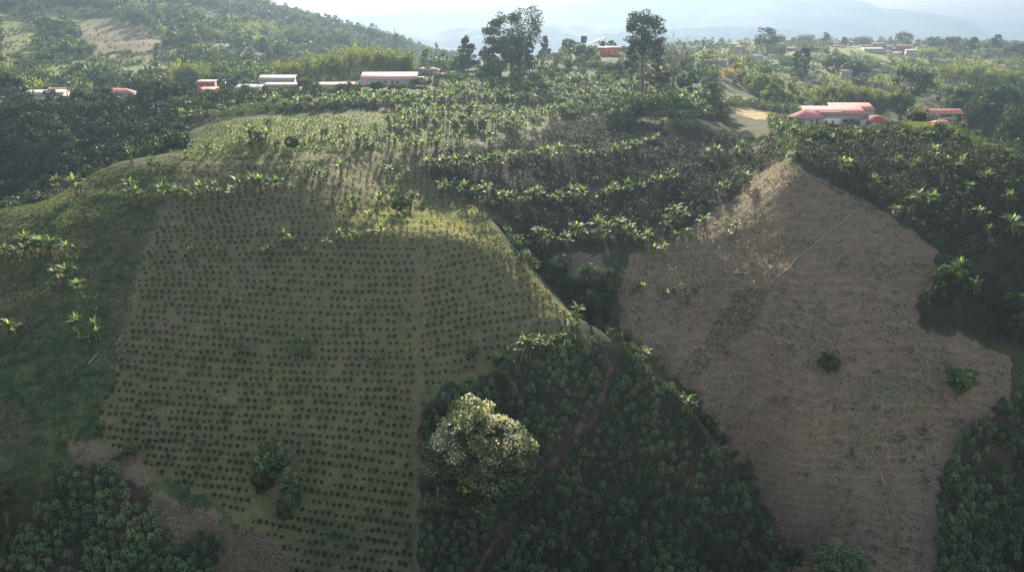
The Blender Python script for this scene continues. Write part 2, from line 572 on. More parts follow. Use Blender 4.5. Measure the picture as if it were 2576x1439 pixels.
COFFEE = {
    'foot': plot([(1065, 1020), (1300, 935), (1455, 855), (1528, 862), (1590, 905), (1690, 985), (1845, 1190), (1945, 1375), (1990, 1500), (1060, 1500), (1052, 1100)]),
    'corner': plot([(180, 1190), (280, 1170), (345, 1215), (395, 1310), (430, 1400), (545, 1330), (560, 1400), (500, 1500), (-60, 1500), (-60, 1420), (60, 1330)]),
    'right_foot': plot([(2880, 950), (2550, 1000), (2445, 1072), (2395, 1135), (2362, 1230), (2350, 1500), (2880, 1500)]),
    'right': plot([(2003, 412), (2085, 470), (2182, 500), (2282, 570), (2366, 640), (2356, 700), (2302, 790), (2335, 828), (2440, 840), (2522, 880), (2880, 930), (2880, 470), (2576, 430), (2450, 350), (2370, 338), (2250, 338), (2100, 345), (1990, 365)]),
    'middle': plot([(1085, 405), (1200, 375), (1400, 318), (1530, 295), (1800, 330), (1940, 350), (1970, 398), (1892, 440), (1850, 490), (1712, 580), (1600, 620), (1560, 635), (1420, 636), (1340, 610), (1240, 530), (1185, 510), (1070, 430)]),
}
FTRACK = [(1532, 868), (1540, 930), (1512, 1030), (1480, 1080), (1420, 1140), (1340, 1220), (1290, 1310), (1230, 1400), (1180, 1470)]
LINES = [  # footpaths: line, half width in metres
    (FTRACK, .42),
    ([(730, 390), (900, 391), (1000, 390), (1100, 379), (1250, 350), (1400, 302), (1530, 281)], .6),
    ([(1046, 620), (1062, 700), (1064, 800), (1050, 900), (1050, 1000), (1045, 1100), (1047, 1250), (1050, 1450)], .38),
    ([(425, 480), (398, 560), (360, 650), (322, 830), (290, 920)], .5),
    ([(2020, 432), (2170, 505), (2280, 580), (2348, 645), (2335, 720), (2290, 790), (2320, 838), (2430, 855), (2530, 910)], .6),
    ([(2530, 990), (2430, 1065), (2385, 1130), (2350, 1225), (2337, 1320), (2332, 1440)], 1.0),
    ([(1900, 440), (1850, 500), (1720, 590), (1620, 640)], .8),
    ([(0, 528), (40, 508), (80, 492)], 1.2),
    ([(200, 1130), (280, 1150), (350, 1185)], 1.2),
    ([(2090, 143), (2118, 155), (2115, 180), (2095, 195)], 2.0),
]


def line_pts(l):
    p = []
    for k in range(len(l) - 1):
        a, b = np.array(l[k], float), np.array(l[k + 1], float)
        m = max(2, int(np.hypot(*(b - a)) / 10))
        p += [a + (b - a) * t / m for t in range(m)]
    p.append(np.array(l[-1], float))
    p = np.array(p)
    return hit(p[:, 0], p[:, 1])[:, :2]


def line_mask(X, Y, l, hw):
    P = line_pts(l)
    out = np.full(X.shape, 1e9)
    lo, hi = P.min(0) - 6, P.max(0) + 6
    s = (X > lo[0]) & (X < hi[0]) & (Y > lo[1]) & (Y < hi[1])
    x, y = X[s], Y[s]
    d = np.full(x.shape, 1e9)
    for a, b in zip(P[:-1], P[1:]):
        ab = b - a
        L = ab @ ab
        if L > 200 or L < 1e-6:
            continue
        t = np.clip(((x - a[0]) * ab[0] + (y - a[1]) * ab[1]) / L, 0, 1)
        d = np.minimum(d, np.hypot(x - a[0] - t * ab[0], y - a[1] - t * ab[1]))
    out[s] = d
    return out


_wx = GX + (fbm(GX / 2.3, GY / 2.3, 21, 4) - .5) * 3.8
_wy = GY + (fbm(GX / 2.3, GY / 2.3, 31, 4) - .5) * 3.8
MASK = {k: np.zeros(GX.shape, np.float32) for k in ('field', 'grass', 'clear', 'dirt', 'bright', 'tan', 'coffee')}
MASK['grass'][inside(GRASS, _wx, _wy)] = 1
MASK['field'][inside(FIELD, _wx, _wy)] = 1
MASK['bright'][inside(UPPER, _wx, _wy)] = 1
MASK['bright'][inside(SLOPE, _wx, _wy)] = .45
MASK['grass'][inside(STRIP, _wx, _wy)] = 1
MASK['clear'][inside(CLEAR, _wx, _wy)] = 1
_lo = np.clip((118 - GY) / 22, 0, 1) * MASK['field'] * np.clip(fbm(GX / 7, GY / 7, 91, 3) * 3 - .8, 0, 1)
MASK['grass'] = np.maximum(MASK['grass'], (_lo > 0).astype(np.float32))
MASK['field'] = np.where(_lo > 0, MASK['field'] * (1 - .55 * _lo), MASK['field']).astype(np.float32)
MASK['dirt'][inside(GULLY, _wx, _wy)] = .7
MASK['dirt'][inside(VERGE, _wx, _wy)] = .8
MASK['tan'][inside(YARD, _wx, _wy)] = 1
_open = fbm(GX / 75, GY / 75, 205, 3)
_gu2 = GX / GY
_sel = (((_gu2 > .17) & (GY > 390)) | ((_gu2 < -.02) & (GY > 440))) & (GY < 1800)
MASK['bright'] = np.where(_sel, np.clip((_open - .42) * 6, 0, .75), MASK['bright']).astype(np.float32)
for _p in TERR:
    MASK['bright'][inside(_p, _wx, _wy)] = 1
for _p in BARE:
    MASK['clear'][inside(_p, _wx, _wy)] = .55
for _p in COFFEE.values():
    MASK['coffee'][inside(_p, _wx, _wy)] = 1
for _l, _hw in LINES:
    _d = line_mask(_wx, _wy, _l, _hw)
    MASK['dirt'] = np.maximum(MASK['dirt'], np.clip(1.5 - _d / (_hw * (.45 + 1.1 * fbm(GX / 4, GY / 4, 97, 3))), 0, 1) * np.float32(.5 if _l is FTRACK else 1)).astype(np.float32)

# terracettes: small contour steps trodden into the cleared and planted slopes
_st = np.sin(GZ * (2 * math.pi / 1.25) + 5 * fbm(GX / 9, GY / 9, 61, 3)) * (.4 + 1.2 * fbm(GX / 6, GY / 6, 62, 3))
GZ += (.045 * MASK['clear'] + .06 * MASK['field'] + .05 * MASK['grass']) * _st
GZ += MASK['clear'] * (fbm(GX / 1.3, GY / 1.3, 63, 3) - .5) * .35
CUM[:] = np.maximum.accumulate(GZ / GY, axis=0)


def ground_mat():
    m, nt = nodes_of('hillside_ground')
    tc = N(nt, 'ShaderNodeTexCoord').outputs['Object']
    big = noise(nt, .07, 5, .6, tc)
    mid = noise(nt, .45, 5, .65, tc)
    fine = noise(nt, 2.2, 6, .75, tc)
    grit = noise(nt, 7.5, 4, .8, tc)
    # contour rows: faint terracettes follow height
    sep = N(nt, 'ShaderNodeSeparateXYZ')
    nt.links.new(tc, sep.inputs[0])
    base = mixc(nt, ramp(nt, mid, .35, .65), (.024, .034, .016), (.055, .062, .028))
    base = mixc(nt, ramp(nt, big, .5, .7), base, (.085, .095, .04))

    def blend(c, name, col, lo=.25, hi=.75):
        f = math_node(nt, 'ADD', attr(nt, name), math_node(nt, 'MULTIPLY', math_node(nt, 'SUBTRACT', fine, .5), .5))
        return mixc(nt, math_node(nt, 'MULTIPLY', ramp(nt, f, lo, hi), math_node(nt, 'GREATER_THAN', attr(nt, name), .02)), c, col)

    coffee = mixc(nt, ramp(nt, fine, .35, .7), (.03, .026, .016), (.085, .062, .045))
    c = blend(base, 'coffee', coffee)
    grass = mixc(nt, ramp(nt, mid, .38, .62), (.030, .050, .020), (.105, .125, .055))
    grass = mixc(nt, ramp(nt, big, .5, .68), grass, (.135, .105, .07))
    grass = mixc(nt, ramp(nt, grit, .45, .75), grass, (.028, .042, .018))
    c = blend(c, 'grass', grass)
    field = mixc(nt, ramp(nt, mid, .35, .68), (.102, .114, .045), (.19, .155, .088))
    field = mixc(nt, ramp(nt, big, .58, .8), field, (.165, .132, .085))
    field = mixc(nt, ramp(nt, grit, .5, .78), field, (.07, .072, .038))
    field = mixc(nt, ramp(nt, fine, .62, .8), field, (.27, .235, .105))
    c = blend(c, 'field', field)
    bright = mixc(nt, ramp(nt, mid, .3, .7), (.12, .16, .045), (.23, .24, .075))
    bright = mixc(nt, ramp(nt, grit, .45, .75), bright, (.07, .09, .03))
    c = blend(c, 'bright', bright)
    clear = mixc(nt, ramp(nt, mid, .3, .7), (.148, .100, .067), (.228, .160, .110))
    clear = mixc(nt, ramp(nt, big, .55, .75), clear, (.105, .125, .058))
    clear = mixc(nt, ramp(nt, noise(nt, .11, 5, .7, tc), .56, .72), clear, (.20, .105, .075))
    clear = mixc(nt, ramp(nt, fine, .55, .78), clear, (.31, .245, .185))
    clear = mixc(nt, ramp(nt, noise(nt, .9, 6, .8, tc, 1.5), .52, .7), clear, (.085, .066, .048))
    clear = mixc(nt, ramp(nt, grit, .5, .8), clear, (.06, .048, .036))
    wv = N(nt, 'ShaderNodeTexWave', wave_type='BANDS', bands_direction='Z')
    wv.inputs['Scale'].default_value = .25
    wv.inputs['Distortion'].default_value = 5
    wv.inputs['Detail'].default_value = 3
    wv.inputs['Detail Scale'].default_value = 1.5
    nt.links.new(tc, wv.inputs['Vector'])
    clear = mixc(nt, math_node(nt, 'MULTIPLY', ramp(nt, wv.outputs['Fac'], .55, .95), math_node(nt, 'MULTIPLY', mid, .34)), clear, (.34, .27, .20))
    c = blend(c, 'clear', clear)
    tan = mixc(nt, ramp(nt, mid, .3, .7), (.30, .22, .11), (.42, .33, .17))
    c = blend(c, 'tan', tan)
    dirt = mixc(nt, ramp(nt, fine, .3, .7), (.11, .078, .06), (.22, .165, .125))
    c = blend(c, 'dirt', dirt)
    h = math_node(nt, 'ADD', math_node(nt, 'MULTIPLY', fine, .7), math_node(nt, 'MULTIPLY', grit, .3))
    finish(nt, c, .95, .1, 0, None, h, .8, .45)
    return m


def build_land():
    n = NW * NU
    V = np.stack([GX, GY, GZ], 2).reshape(-1, 3)
    i = np.arange(NW - 1)[:, None] * NU + np.arange(NU - 1)[None]
    Q = np.stack([i, i + 1, i + 1 + NU, i + NU], 2).reshape(-1, 4)
    me = raw_mesh('hillside', V, Q, np.zeros((0, 3), int), np.zeros(len(Q)), np.zeros(len(Q)), ground_mat(), True)
    for k, v in MASK.items():
        a = me.attributes.new(k, 'FLOAT', 'POINT')
        a.data.foreach_set('value', v.ravel().astype(np.float32))
    return kind(put('terrain', me), 'structure')


build_land()

# ------------------------------------------------------------------ far mountains
def mountain(crest, D, depth, seed, name, amp):
    """a range whose skyline passes over the given survey points, at real distance D"""
    px = np.array([p[0] for p in crest], float)
    u, e = slope_of(px, [p[1] for p in crest])
    uu = np.linspace(-1.5, 1.5, 260)
    ee = np.interp(uu, u, e)
    k = np.linspace(-1, 1, 60)
    U, K = np.meshgrid(uu, k)
    Y = D + K * depth
    X = U * D
    h0 = np.broadcast_to(ee * D, U.shape)
    prof = 1 - np.abs(K) ** 1.3
    ridge = (1 - np.abs(2 * fbm(X / (depth * .45), Y / (depth * .45), seed, 5) - 1))
    Z = -260 + (h0 + 260) * prof + (ridge - .62) * amp * np.clip(np.abs(K) * 2.5, .12, 1) * prof ** .3
    V = np.stack([X, Y, Z], 2).reshape(-1, 3)
    i = np.arange(59)[:, None] * 260 + np.arange(259)[None]
    Q = np.stack([i, i + 1, i + 261, i + 260], 2).reshape(-1, 4)
    m, nt = nodes_of(name + '_cover')
    tc = N(nt, 'ShaderNodeTexCoord').outputs['Object']
    c = mixc(nt, ramp(nt, noise(nt, .002, 6, .65, tc), .4, .6), (.04, .06, .035), (.075, .095, .05))
    c = mixc(nt, ramp(nt, noise(nt, .01, 4, .6, tc), .6, .7), c, (.12, .11, .08))
    finish(nt, c, .95, .1)
    me = raw_mesh(name, V, Q, np.zeros((0, 3), int), np.zeros(len(Q)), np.zeros(len(Q)), m, True)
    return kind(put(name, me), 'structure')


mountain([(-2500, 0), (-600, 60), (600, 75), (863, 56), (1000, 42), (1150, 26), (1305, 6), (1500, -14), (1750, -20), (1950, -12), (2055, 0), (2140, 22), (2220, 38), (2290, 62), (2400, 96), (2480, 116), (2700, 140), (4500, 150)], 9000, 3200, 41, 'mountain', 420)
mountain([(-2500, 70), (1500, 70), (2000, 60), (2276, 46), (2360, 38), (2480, 52), (2576, 51), (2800, 30), (4500, 20)], 14000, 2400, 57, 'far_mountain', 400)
mountain([(-2500, 130), (700, 140), (900, 104), (1060, 80), (1250, 70), (1430, 60), (1600, 78), (1850, 72), (2050, 92), (2300, 112), (2600, 128), (4500, 140)], 5500, 1300, 77, 'foothill', 330)


# ------------------------------------------------------------------ plant kinds
M_LEAF = {
    'coffee': leaf_mat('coffee_leaf', (.025, .048, .020), (.195, .255, .115), transl=.1, spec=.12, rough=.6),
    'far_coffee_shaded_wood': leaf_mat('far_coffee_shaded_wood_leaf', (.016, .028, .016), (.078, .104, .056), transl=.2, spec=.1),  # darker green of the far coffee; also paints shade into the valley trees
    'seedling': leaf_mat('seedling_leaf', (.008, .018, .008), (.028, .05, .018), transl=.2),
    'banana': leaf_mat('banana_leaf', (.038, .070, .034), (.12, .165, .075), (.40, .47, .10), transl=.4, tboost=1.5, rough=.6, spec=.15),
    'dry': leaf_mat('dry_leaf', (.09, .06, .04), (.24, .17, .11), transl=.25),
    'dark': leaf_mat('dark_tree_leaf', (.015, .028, .012), (.06, .085, .03), (.2, .16, .05), transl=.3),
    'mid': leaf_mat('tree_leaf', (.028, .05, .02), (.09, .12, .045), (.28, .22, .05), transl=.35),
    'pale': leaf_mat('pale_leaf', (.07, .085, .045), (.19, .20, .12), transl=.35),
    'shade': leaf_mat('shade_tree_leaf', (.022, .042, .018), (.17, .205, .10), (.42, .30, .04), transl=.3, rough=.5, spec=.3),
    'bamboo': leaf_mat('bamboo_leaf', (.030, .055, .015), (.24, .26, .05), transl=.4, tboost=1.5),
    'yellow': leaf_mat('yellow_leaf', (.16, .12, .03), (.36, .26, .07), transl=.35),
    'flower': leaf_mat('white_flower', (.3, .32, .26), (.7, .68, .6), transl=.3),
}
M_BARK = plain_mat('bark', (.10, .075, .055), .9, .15, .4, 3)
M_PALE_BARK = plain_mat('pale_bark', (.28, .24, .20), .9, .15, .35, 3)
M_STEM = plain_mat('banana_stem', (.13, .11, .06), .7, .3, .4, 4)
M_STRAW = leaf_mat('straw', (.15, .115, .085), (.40, .34, .26), transl=.1)


def banana_leaf(M, rng, base, az, L, wd, rise, droop, tint, mat=0, seg=6):
    """one arching blade with a midrib fold"""
    s = np.linspace(0, 1, seg + 1)
    el = rise - droop * s ** 1.3
    d = np.stack([np.cos(el), np.sin(el)], 1) * (L / seg)
    r = np.r_[0, np.cumsum(d[1:, 0])]
    z = np.r_[0, np.cumsum(d[1:, 1])]
    ca, sa = math.cos(az), math.sin(az)
    P = np.stack([base[0] + r * ca, base[1] + r * sa, base[2] + z], 1)
    w = wd * np.clip(np.sin(np.clip(s * 1.02 + .07, 0, 1) * math.pi) ** .55, .06, 1) * (1 + .12 * rng.normal(size=seg + 1))
    side = np.array([-sa, ca, 0])
    twist = rng.uniform(-.5, .5)
    up = np.array([0, 0, 1.])
    sd = side * math.cos(twist) + up * math.sin(twist)
    lift = .28 * w
    V = np.concatenate([P + sd * w[:, None] * .5 + up * lift[:, None] * .4, P, P - sd * w[:, None] * .5 + up * lift[:, None] * .4])
    n = seg + 1
    Q = [(k, k + 1, n + k + 1, n + k) for k in range(seg)] + [(n + k, n + k + 1, 2 * n + k + 1, 2 * n + k) for k in range(seg)]
    M.add(V, Q, None, tint, mat)


def banana_parts(rng, h, nl, L, young=True):
    stem, crown, new, dry = Mesh(), Mesh(), Mesh(), Mesh()
    lean = rng.normal(size=2) * .12 * h
    top = np.array([lean[0], lean[1], h])
    tube(stem, [(0, 0, -.3), (lean[0] * .3, lean[1] * .3, h * .5), tuple(top)], [.17, .14, .09], 6)
    a0 = rng.uniform(0, 6.28)
    for k in range(nl):
        f = k / max(1, nl - 1)
        banana_leaf(crown, rng, top + (0, 0, -.12 + .2 * f), a0 + k * 2.4 + rng.normal() * .25, L * rng.uniform(.8, 1.1), .68 * rng.uniform(.85, 1.15),
                    rng.uniform(.65, 1.0) + .45 * f, rng.uniform(1.1, 1.75) * (1 - .35 * f), rng.uniform(.1, .75) + .25 * f)
    if young:
        banana_leaf(new, rng, top, rng.uniform(0, 6.28), L * .85, .34, 1.42, .35, rng.uniform(1.2, 1.7))
    for k in range(rng.integers(2, 5)):
        banana_leaf(dry, rng, top * (1, 1, .9), rng.uniform(0, 6.28), L * rng.uniform(.55, .8), .26, -.4, 1.0, rng.uniform(0, 1), 0, 4)
    return stem, crown, new, dry


def join(A, B, off):
    V, Q, T, mi, ti = B.data()
    nq = len(Q)
    if nq:
        A.add(V + off, Q, None, ti[:nq])
    if len(T):
        A.add(V + off, None, T, ti[nq:])


BKIND = []          # (height class, parts)
for _k in range(9):
    _r = np.random.default_rng(100 + _k)
    _h = [2.5, 3.0, 2.1, 3.2, 1.6, 2.7, 1.0, 2.3, 3.5][_k]
    _p = banana_parts(_r, _h, [10, 11, 9, 11, 8, 10, 6, 9, 10][_k], [2.3, 2.4, 2.1, 2.5, 1.9, 2.3, 1.6, 2.2, 2.4][_k], _k % 3 != 2)
    for _j in range([1, 2, 1, 1, 1, 2, 0, 2, 1][_k]):          # suckers from the same stool
        _a = _r.uniform(0, 6.28)
        _o = np.array([math.cos(_a), math.sin(_a), 0]) * _r.uniform(.6, 1.1)
        for _A, _B in zip(_p, banana_parts(_r, _h * _r.uniform(.45, .8), 7, 1.8, False)):
            join(_A, _B, _o)
    BKIND.append(_p)
BMESH = [(s.mesh('banana_stem', M_STEM, True), c.mesh('banana_crown', M_LEAF['banana']), n.mesh('banana_new_leaf', M_LEAF['banana']) if n.n else None, d.mesh('banana_dry_leaves', M_LEAF['dry'])) for s, c, n, d in BKIND]
BROOT = {}


def banana(loc, k, rz, sc, label, group):
    if k not in BROOT:
        s, c, n, d = BMESH[k]
        t = thing('banana_plant', label, 'banana plant', loc, rz, sc, group)
        put('stem', s, parent=t)
        put('crown', c, parent=t)
        if n:
            put('young_leaf', n, parent=t)['label'] = 'pale yellow-green upright young leaf'
        put('dry_leaves', d, parent=t)
        BROOT[k] = t
        return t
    t = copy_tree(BROOT[k], loc, rz, sc)
    return tag(t, label, 'banana plant', group)


def bush_mesh(rng, n, h=2.0, r=.85, size=.3, cone=.5):
    """a leafy coffee shrub: tiers of drooping branches"""
    M = Mesh()
    z = rng.beta(1.9, 1.15, n)
    rr = r * (1 - z ** 1.4 * (1 - .15)) ** cone
    az = rng.uniform(0, 6.28, n)
    rad = rr * np.sqrt(rng.uniform(.35, 1, n)) * (1 + .18 * np.sin(3 * az + rng.uniform(0, 6)))
    C = np.stack([np.cos(az) * rad, np.sin(az) * rad, .12 * h + z * .9 * h], 1)
    out = np.stack([np.cos(az), np.sin(az), np.full(n, .5)], 1) * .6
    t = rng.uniform(0, .5, n) + .5 * rng.uniform(0, 1) * rng.uniform(.5, 1, n)
    leaves(M, C, size, t, rng, .8, .6, 0, out)
    tube(M, [(0, 0, -.2), (0, 0, h * .5)], [.04, .02], 4, 0.)
    return M


COF = [bush_mesh(np.random.default_rng(200 + k), 210, [2.0, 1.8, 2.2, 1.9, 2.1, 1.7][k], [.84, .9, .82, .92, .78, .86][k], .30) for k in range(6)]
COFLO = [bush_mesh(np.random.default_rng(220 + k), 64, 1.7, .85, .36) for k in range(5)]
SEED = [bush_mesh(np.random.default_rng(240 + k), 75, [.75, .65, .85, .6][k], [.34, .30, .36, .29][k], .20, .35) for k in range(4)]


def tree_parts(rng, H, rad, ch, shape='round', nc=40, per=40, leaf=.5, clump=.16, trunk_r=.03, limbs=9, fork=.45, mats=('mid', None), yellow=0, dens=1.0):
    """trunk with limbs, and a crown of leaf clumps: H height, rad crown radius, ch crown height"""
    tr, cr = Mesh(), Mesh()
    c0 = H - ch / 2
    d = ball(rng, nc)
    if shape == 'round':
        rr = rng.uniform(.45, 1, nc) ** .6
        C = d * rr[:, None] * (rad, rad, ch / 2)
    elif shape == 'umbrella':
        d[:, 2] = np.abs(d[:, 2])
        rr = rng.uniform(.6, 1, nc)
        C = d * rr[:, None] * (rad, rad, ch * .8) - (0, 0, ch * .4)
    elif shape == 'cone':
        z = rng.uniform(0, 1, nc)
        az = rng.uniform(0, 6.28, nc)
        q = rad * (1 - z) ** .8 * np.sqrt(rng.uniform(.3, 1, nc)) + .1
        C = np.stack([np.cos(az) * q, np.sin(az) * q, (z - .5) * ch], 1)
    elif shape == 'column':
        z = rng.uniform(0, 1, nc)
        az = rng.uniform(0, 6.28, nc)
        q = rad * np.minimum(1, 3 * (1.03 - z)) * np.minimum(1, .6 + 2 * z) * np.sqrt(rng.uniform(.3, 1, nc))
        C = np.stack([np.cos(az) * q, np.sin(az) * q, (z - .5) * ch], 1)
    elif shape == 'tiers':
        nt_ = 5
        tier = rng.integers(0, nt_, nc)
        az = tier * 2.4 + rng.normal(0, .9, nc)
        q = rad * (1 - .12 * tier) * rng.uniform(.2, 1, nc)
        C = np.stack([np.cos(az) * q, np.sin(az) * q, (tier / (nt_ - 1) - .5) * ch + rng.normal(0, .04 * ch, nc)], 1)
    # lumpy outline
    C *= (1 + .22 * np.sin(C[:, 0:1] * 2.1 / rad * 2 + rng.uniform(0, 6)) * np.cos(C[:, 2:3] * 4 / ch + rng.uniform(0, 6)))
    C = C + (0, 0, c0)
    cs = rad * clump * 2
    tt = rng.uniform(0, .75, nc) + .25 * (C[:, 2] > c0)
    if yellow:
        tt[rng.uniform(size=nc) < yellow] = 1.6
    for k in range(nc):
        n = max(6, int(per * rng.uniform(.6, 1.4)))
        o = ball(rng, n)
        P = C[k] + o * (rng.uniform(.4, 1, n) ** .5)[:, None] * (cs, cs, cs * .7)
        leaves(cr, P, leaf, np.clip(tt[k] + rng.normal(0, .16, n), 0, 2), rng, .35, .6, 0, o * .5)
    b = np.array([0, 0, -.6])
    fk = np.array([rng.normal() * .03 * H, rng.normal() * .03 * H, max(H * fork * .9, .4)])
    tp = np.array([fk[0] * 1.3, fk[1] * 1.3, H - ch * .25])
    R = H * trunk_r
    tube(tr, [b, fk * .5, fk, (fk + tp) / 2, tp], [R * 1.25, R, R * .85, R * .5, R * .15], 7)
    for k in rng.choice(nc, min(limbs, nc), replace=False):
        s = fk + (tp - fk) * rng.uniform(0, .6)
        m = (s + C[k]) / 2 + (0, 0, -.06 * ch)
        tube(tr, [s, m, C[k]], [R * .45, R * .28, R * .08], 5)
    return tr, cr


TREE_ROOT = {}


def tree(name, label, cat, loc, parts, mats, rz=0, sc=1, group=None, key=None):
    """parts: two Mesh or two finished mesh datablocks"""
    t = thing(name, label, cat, loc, rz, sc, group)
    tr, cr = parts
    if isinstance(tr, Mesh):
        tr, cr = tr.mesh(name + '_trunk', mats[0], True), cr.mesh(name + '_crown', mats[1])
    put('trunk', tr, parent=t)
    put('crown', cr, parent=t)
    return t


def bamboo_parts(rng, H, spread, nculm=26, leaf=.8, per=60):
    """clump of tall bamboo: arching culms with feathery tips"""
    tr, cr = Mesh(), Mesh()
    for k in range(nculm):
        az = rng.uniform(0, 6.28)
        q = math.sqrt(rng.uniform(0, 1)) * spread * .6
        h = H * rng.uniform(.65, 1.05)
        b = np.array([math.cos(az) * q, math.sin(az) * q, -.4])
        az2 = az + rng.normal() * .6
        lean = h * rng.uniform(.1, .32)
        pts = [b + np.array([math.cos(az2) * lean * s ** 2.2, math.sin(az2) * lean * s ** 2.2, h * (s - .1 * s ** 3)]) for s in np.linspace(0, 1, 6)]
        tube(tr, pts, np.linspace(.07, .02, 6), 4)
        P = np.array(pts)
        n = int(per * rng.uniform(.7, 1.3))
        s = rng.uniform(.3, 1.0, n) ** .8
        idx = s * 5
        i0 = np.clip(idx.astype(int), 0, 4)
        f = (idx - i0)[:, None]
        Q = P[i0] * (1 - f) + P[i0 + 1] * f
        wd = spread * .30 * np.sin(np.clip(s * 1.05, 0, 1) * math.pi) ** .6 + .25
        Q = Q + rng.normal(size=(n, 3)) * wd[:, None] * (.7, .7, .5)
        leaves(cr, Q, leaf, np.clip(rng.uniform(-.1, .4) + rng.normal(0, .15, n) + 1.1 * (s - .5), 0, 1), rng, .4, .4)
    return tr, cr


def palm_parts(rng, H, L, nl=16):
    tr, cr = Mesh(), Mesh()
    tube(tr, [(0, 0, -.5), (.1, .05, H * .5), (0.05, 0, H)], [.16, .12, .1], 6)
    for k in range(nl):
        banana_leaf(cr, rng, np.array([.05, 0, H]), k * 2.4 + rng.normal() * .2, L * rng.uniform(.85, 1.1), .55, rng.uniform(.2, 1.2), rng.uniform(1.1, 1.8), rng.uniform(.1, .9))
    return tr, cr


def bare_parts(rng, H, rad, trunk_r=.02, fork=.45, depth=4):
    tr, cr = Mesh(), Mesh()
    R = H * trunk_r
    fk = np.array([.02 * H, 0, H * fork])
    tube(tr, [(0, 0, -.6), fk * (.5, 1, .5), fk], [R * 1.2, R, R * .8], 7)

    def grow(M, p, d, L, r, lv):
        q = p + d * L
        mid = (p + q) / 2 + rng.normal(size=3) * L * .07
        tube(M, [p, mid, q], [r, r * .8, r * .6], 5 if lv > 2 else 4)
        if lv == 0:
            return
        for _ in range(rng.integers(2, 4)):
            nd = d + rng.normal(size=3) * .55 + (0, 0, .12)
            nd /= np.linalg.norm(nd)
            grow(M, q if rng.uniform() < .6 else mid, nd, L * rng.uniform(.6, .85), max(r * .6, .06), lv - 1)

    for k in range(6):
        a = k * 1.05 + rng.normal() * .2
        d = np.array([math.cos(a) * rad / H * 2, math.sin(a) * rad / H * 2, rng.uniform(.5, 1.1)])
        d /= np.linalg.norm(d)
        grow(cr, fk * (1, 1, rng.uniform(.8, 1)), d, (H - fk[2]) * .36, R * .5, depth)
    return tr, cr


# ------------------------------------------------------------------ coffee seedlings in contour rows
def row_y(y0, px):
    """a planted row across the front field"""
    tl = np.interp(y0, [420, 520, 620, 700, 1000, 1400], [-.03, -.05, -.03, .0, .075, .15])
    d = px - 700
    y = y0 + tl * d + np.where(px > 1050, -(px - 1050) * np.interp(y0, [500, 650, 900, 1000], [.0, .16, .2, .12]), 0)
    return y + 7 * np.sin(px / 160 + y0 / 90)


rows = []
_y = 412.0
while _y < 1520:
    px = np.arange(190, 1480, 17.0) + RNG.uniform(0, 17)
    px = px + RNG.normal(0, .9, len(px))
    py = row_y(_y, px) + RNG.normal(0, .8, len(px))
    rows.append((_y, px, py))
    _y += np.interp(_y, [412, 560, 700, 1439], [11, 14, 17, 25.5])
fieldpx = [(455, 412), (730, 400), (1035, 397), (1072, 440), (1175, 515), (1214, 556), (1318, 672), (1430, 795), (1385, 832), (1230, 920), (1135, 955), (1068, 1005), (1036, 1100), (1036, 1445), (745, 1445), (722, 1396), (640, 1325), (560, 1280), (425, 1208), (375, 1175), (235, 1110), (294, 920), (324, 830), (364, 655), (404, 565), (434, 485)]
SEEDPTS = []        # x, y, z, row number
for ri, (y0, px, py) in enumerate(rows):
    ok = inside(fieldpx, px, py)
    ok &= RNG.uniform(size=len(px)) > .07 + .10 * (fbm(px / 60, py / 40, 88) > .62)
    ok &= ~((np.abs(px - 1052) < 9) & (py > 620) & (py < 1110))
    ok &= ~((px > 610) & (px < 770) & (py > 1120) & (py < 1300) & (np.abs(px - 690) < 60))
    if ok.any():
        h = hit(px[ok], py[ok])
        for p in h:
            SEEDPTS.append((*p, ri))
SEEDPTS = np.array(SEEDPTS)
_ups = []
_y = 298.0
while _y < 392:
    px = np.arange(390, 1010, 9.5) + RNG.uniform(0, 9)
    py = _y + 6 * np.sin(px / 120) - .02 * (px - 700) + RNG.normal(0, .7, len(px))
    ok = inside([(400, 390), (445, 345), (560, 310), (700, 296), (880, 292), (935, 322), (1000, 348), (995, 382), (730, 388), (480, 398)], px, py) & (RNG.uniform(size=len(px)) > .15)
    _ups.append(hit(px[ok], py[ok]))
    _y += 6.5
_ups = np.concatenate(_ups)
near = np.argsort(np.hypot(SEEDPTS[:, 1], SEEDPTS[:, 2]))[:300]
_near = set(near.tolist())
_seedme = [m.mesh('coffee_seedling', M_LEAF['seedling']) for m in SEED]
_lastrow = int(SEEDPTS[near, 3].max())
_byrow = {}
for i in near:
    _byrow.setdefault(int(SEEDPTS[i, 3]), []).append(i)
_first = {}
for _rank, ri in enumerate(sorted(_byrow, reverse=True)):
    ids = sorted(_byrow[ri], key=lambda i: -SEEDPTS[i, 0] / SEEDPTS[i, 1])
    for c, i in enumerate(ids):
        k = int(RNG.integers(0, 4))
        o = put('coffee_seedling', _seedme[k], SEEDPTS[i, :3] - (0, 0, .05), RNG.uniform(0, 6.28), RNG.choice([.7, .9, 1.0, 1.1, 1.2]))
        tag(o, f'{ORD[c]} coffee seedling from the footpath end of the field row {ORD[_rank]} from the bottom', 'coffee seedling', 'coffee seedlings in the lowest rows of the front field')
rest = np.array([p[:3] for i, p in enumerate(SEEDPTS) if i not in _near])
rest[:, 2] -= .05
_n = len(rest)
kind(scatter(SEED, rest, RNG.uniform(0, 6.28, _n), RNG.choice([.7, .9, 1.0, 1.1, 1.2], _n), RNG.uniform(-.2, .3, _n), 'coffee_seedlings', M_LEAF['seedling'], RNG), 'stuff')
_n = len(_ups)
kind(scatter(SEED, _ups, RNG.uniform(0, 6.28, _n), RNG.uniform(.8, 1.4, _n), RNG.uniform(.1, .6, _n), 'hilltop_coffee_seedlings', M_LEAF['coffee'], RNG), 'stuff')


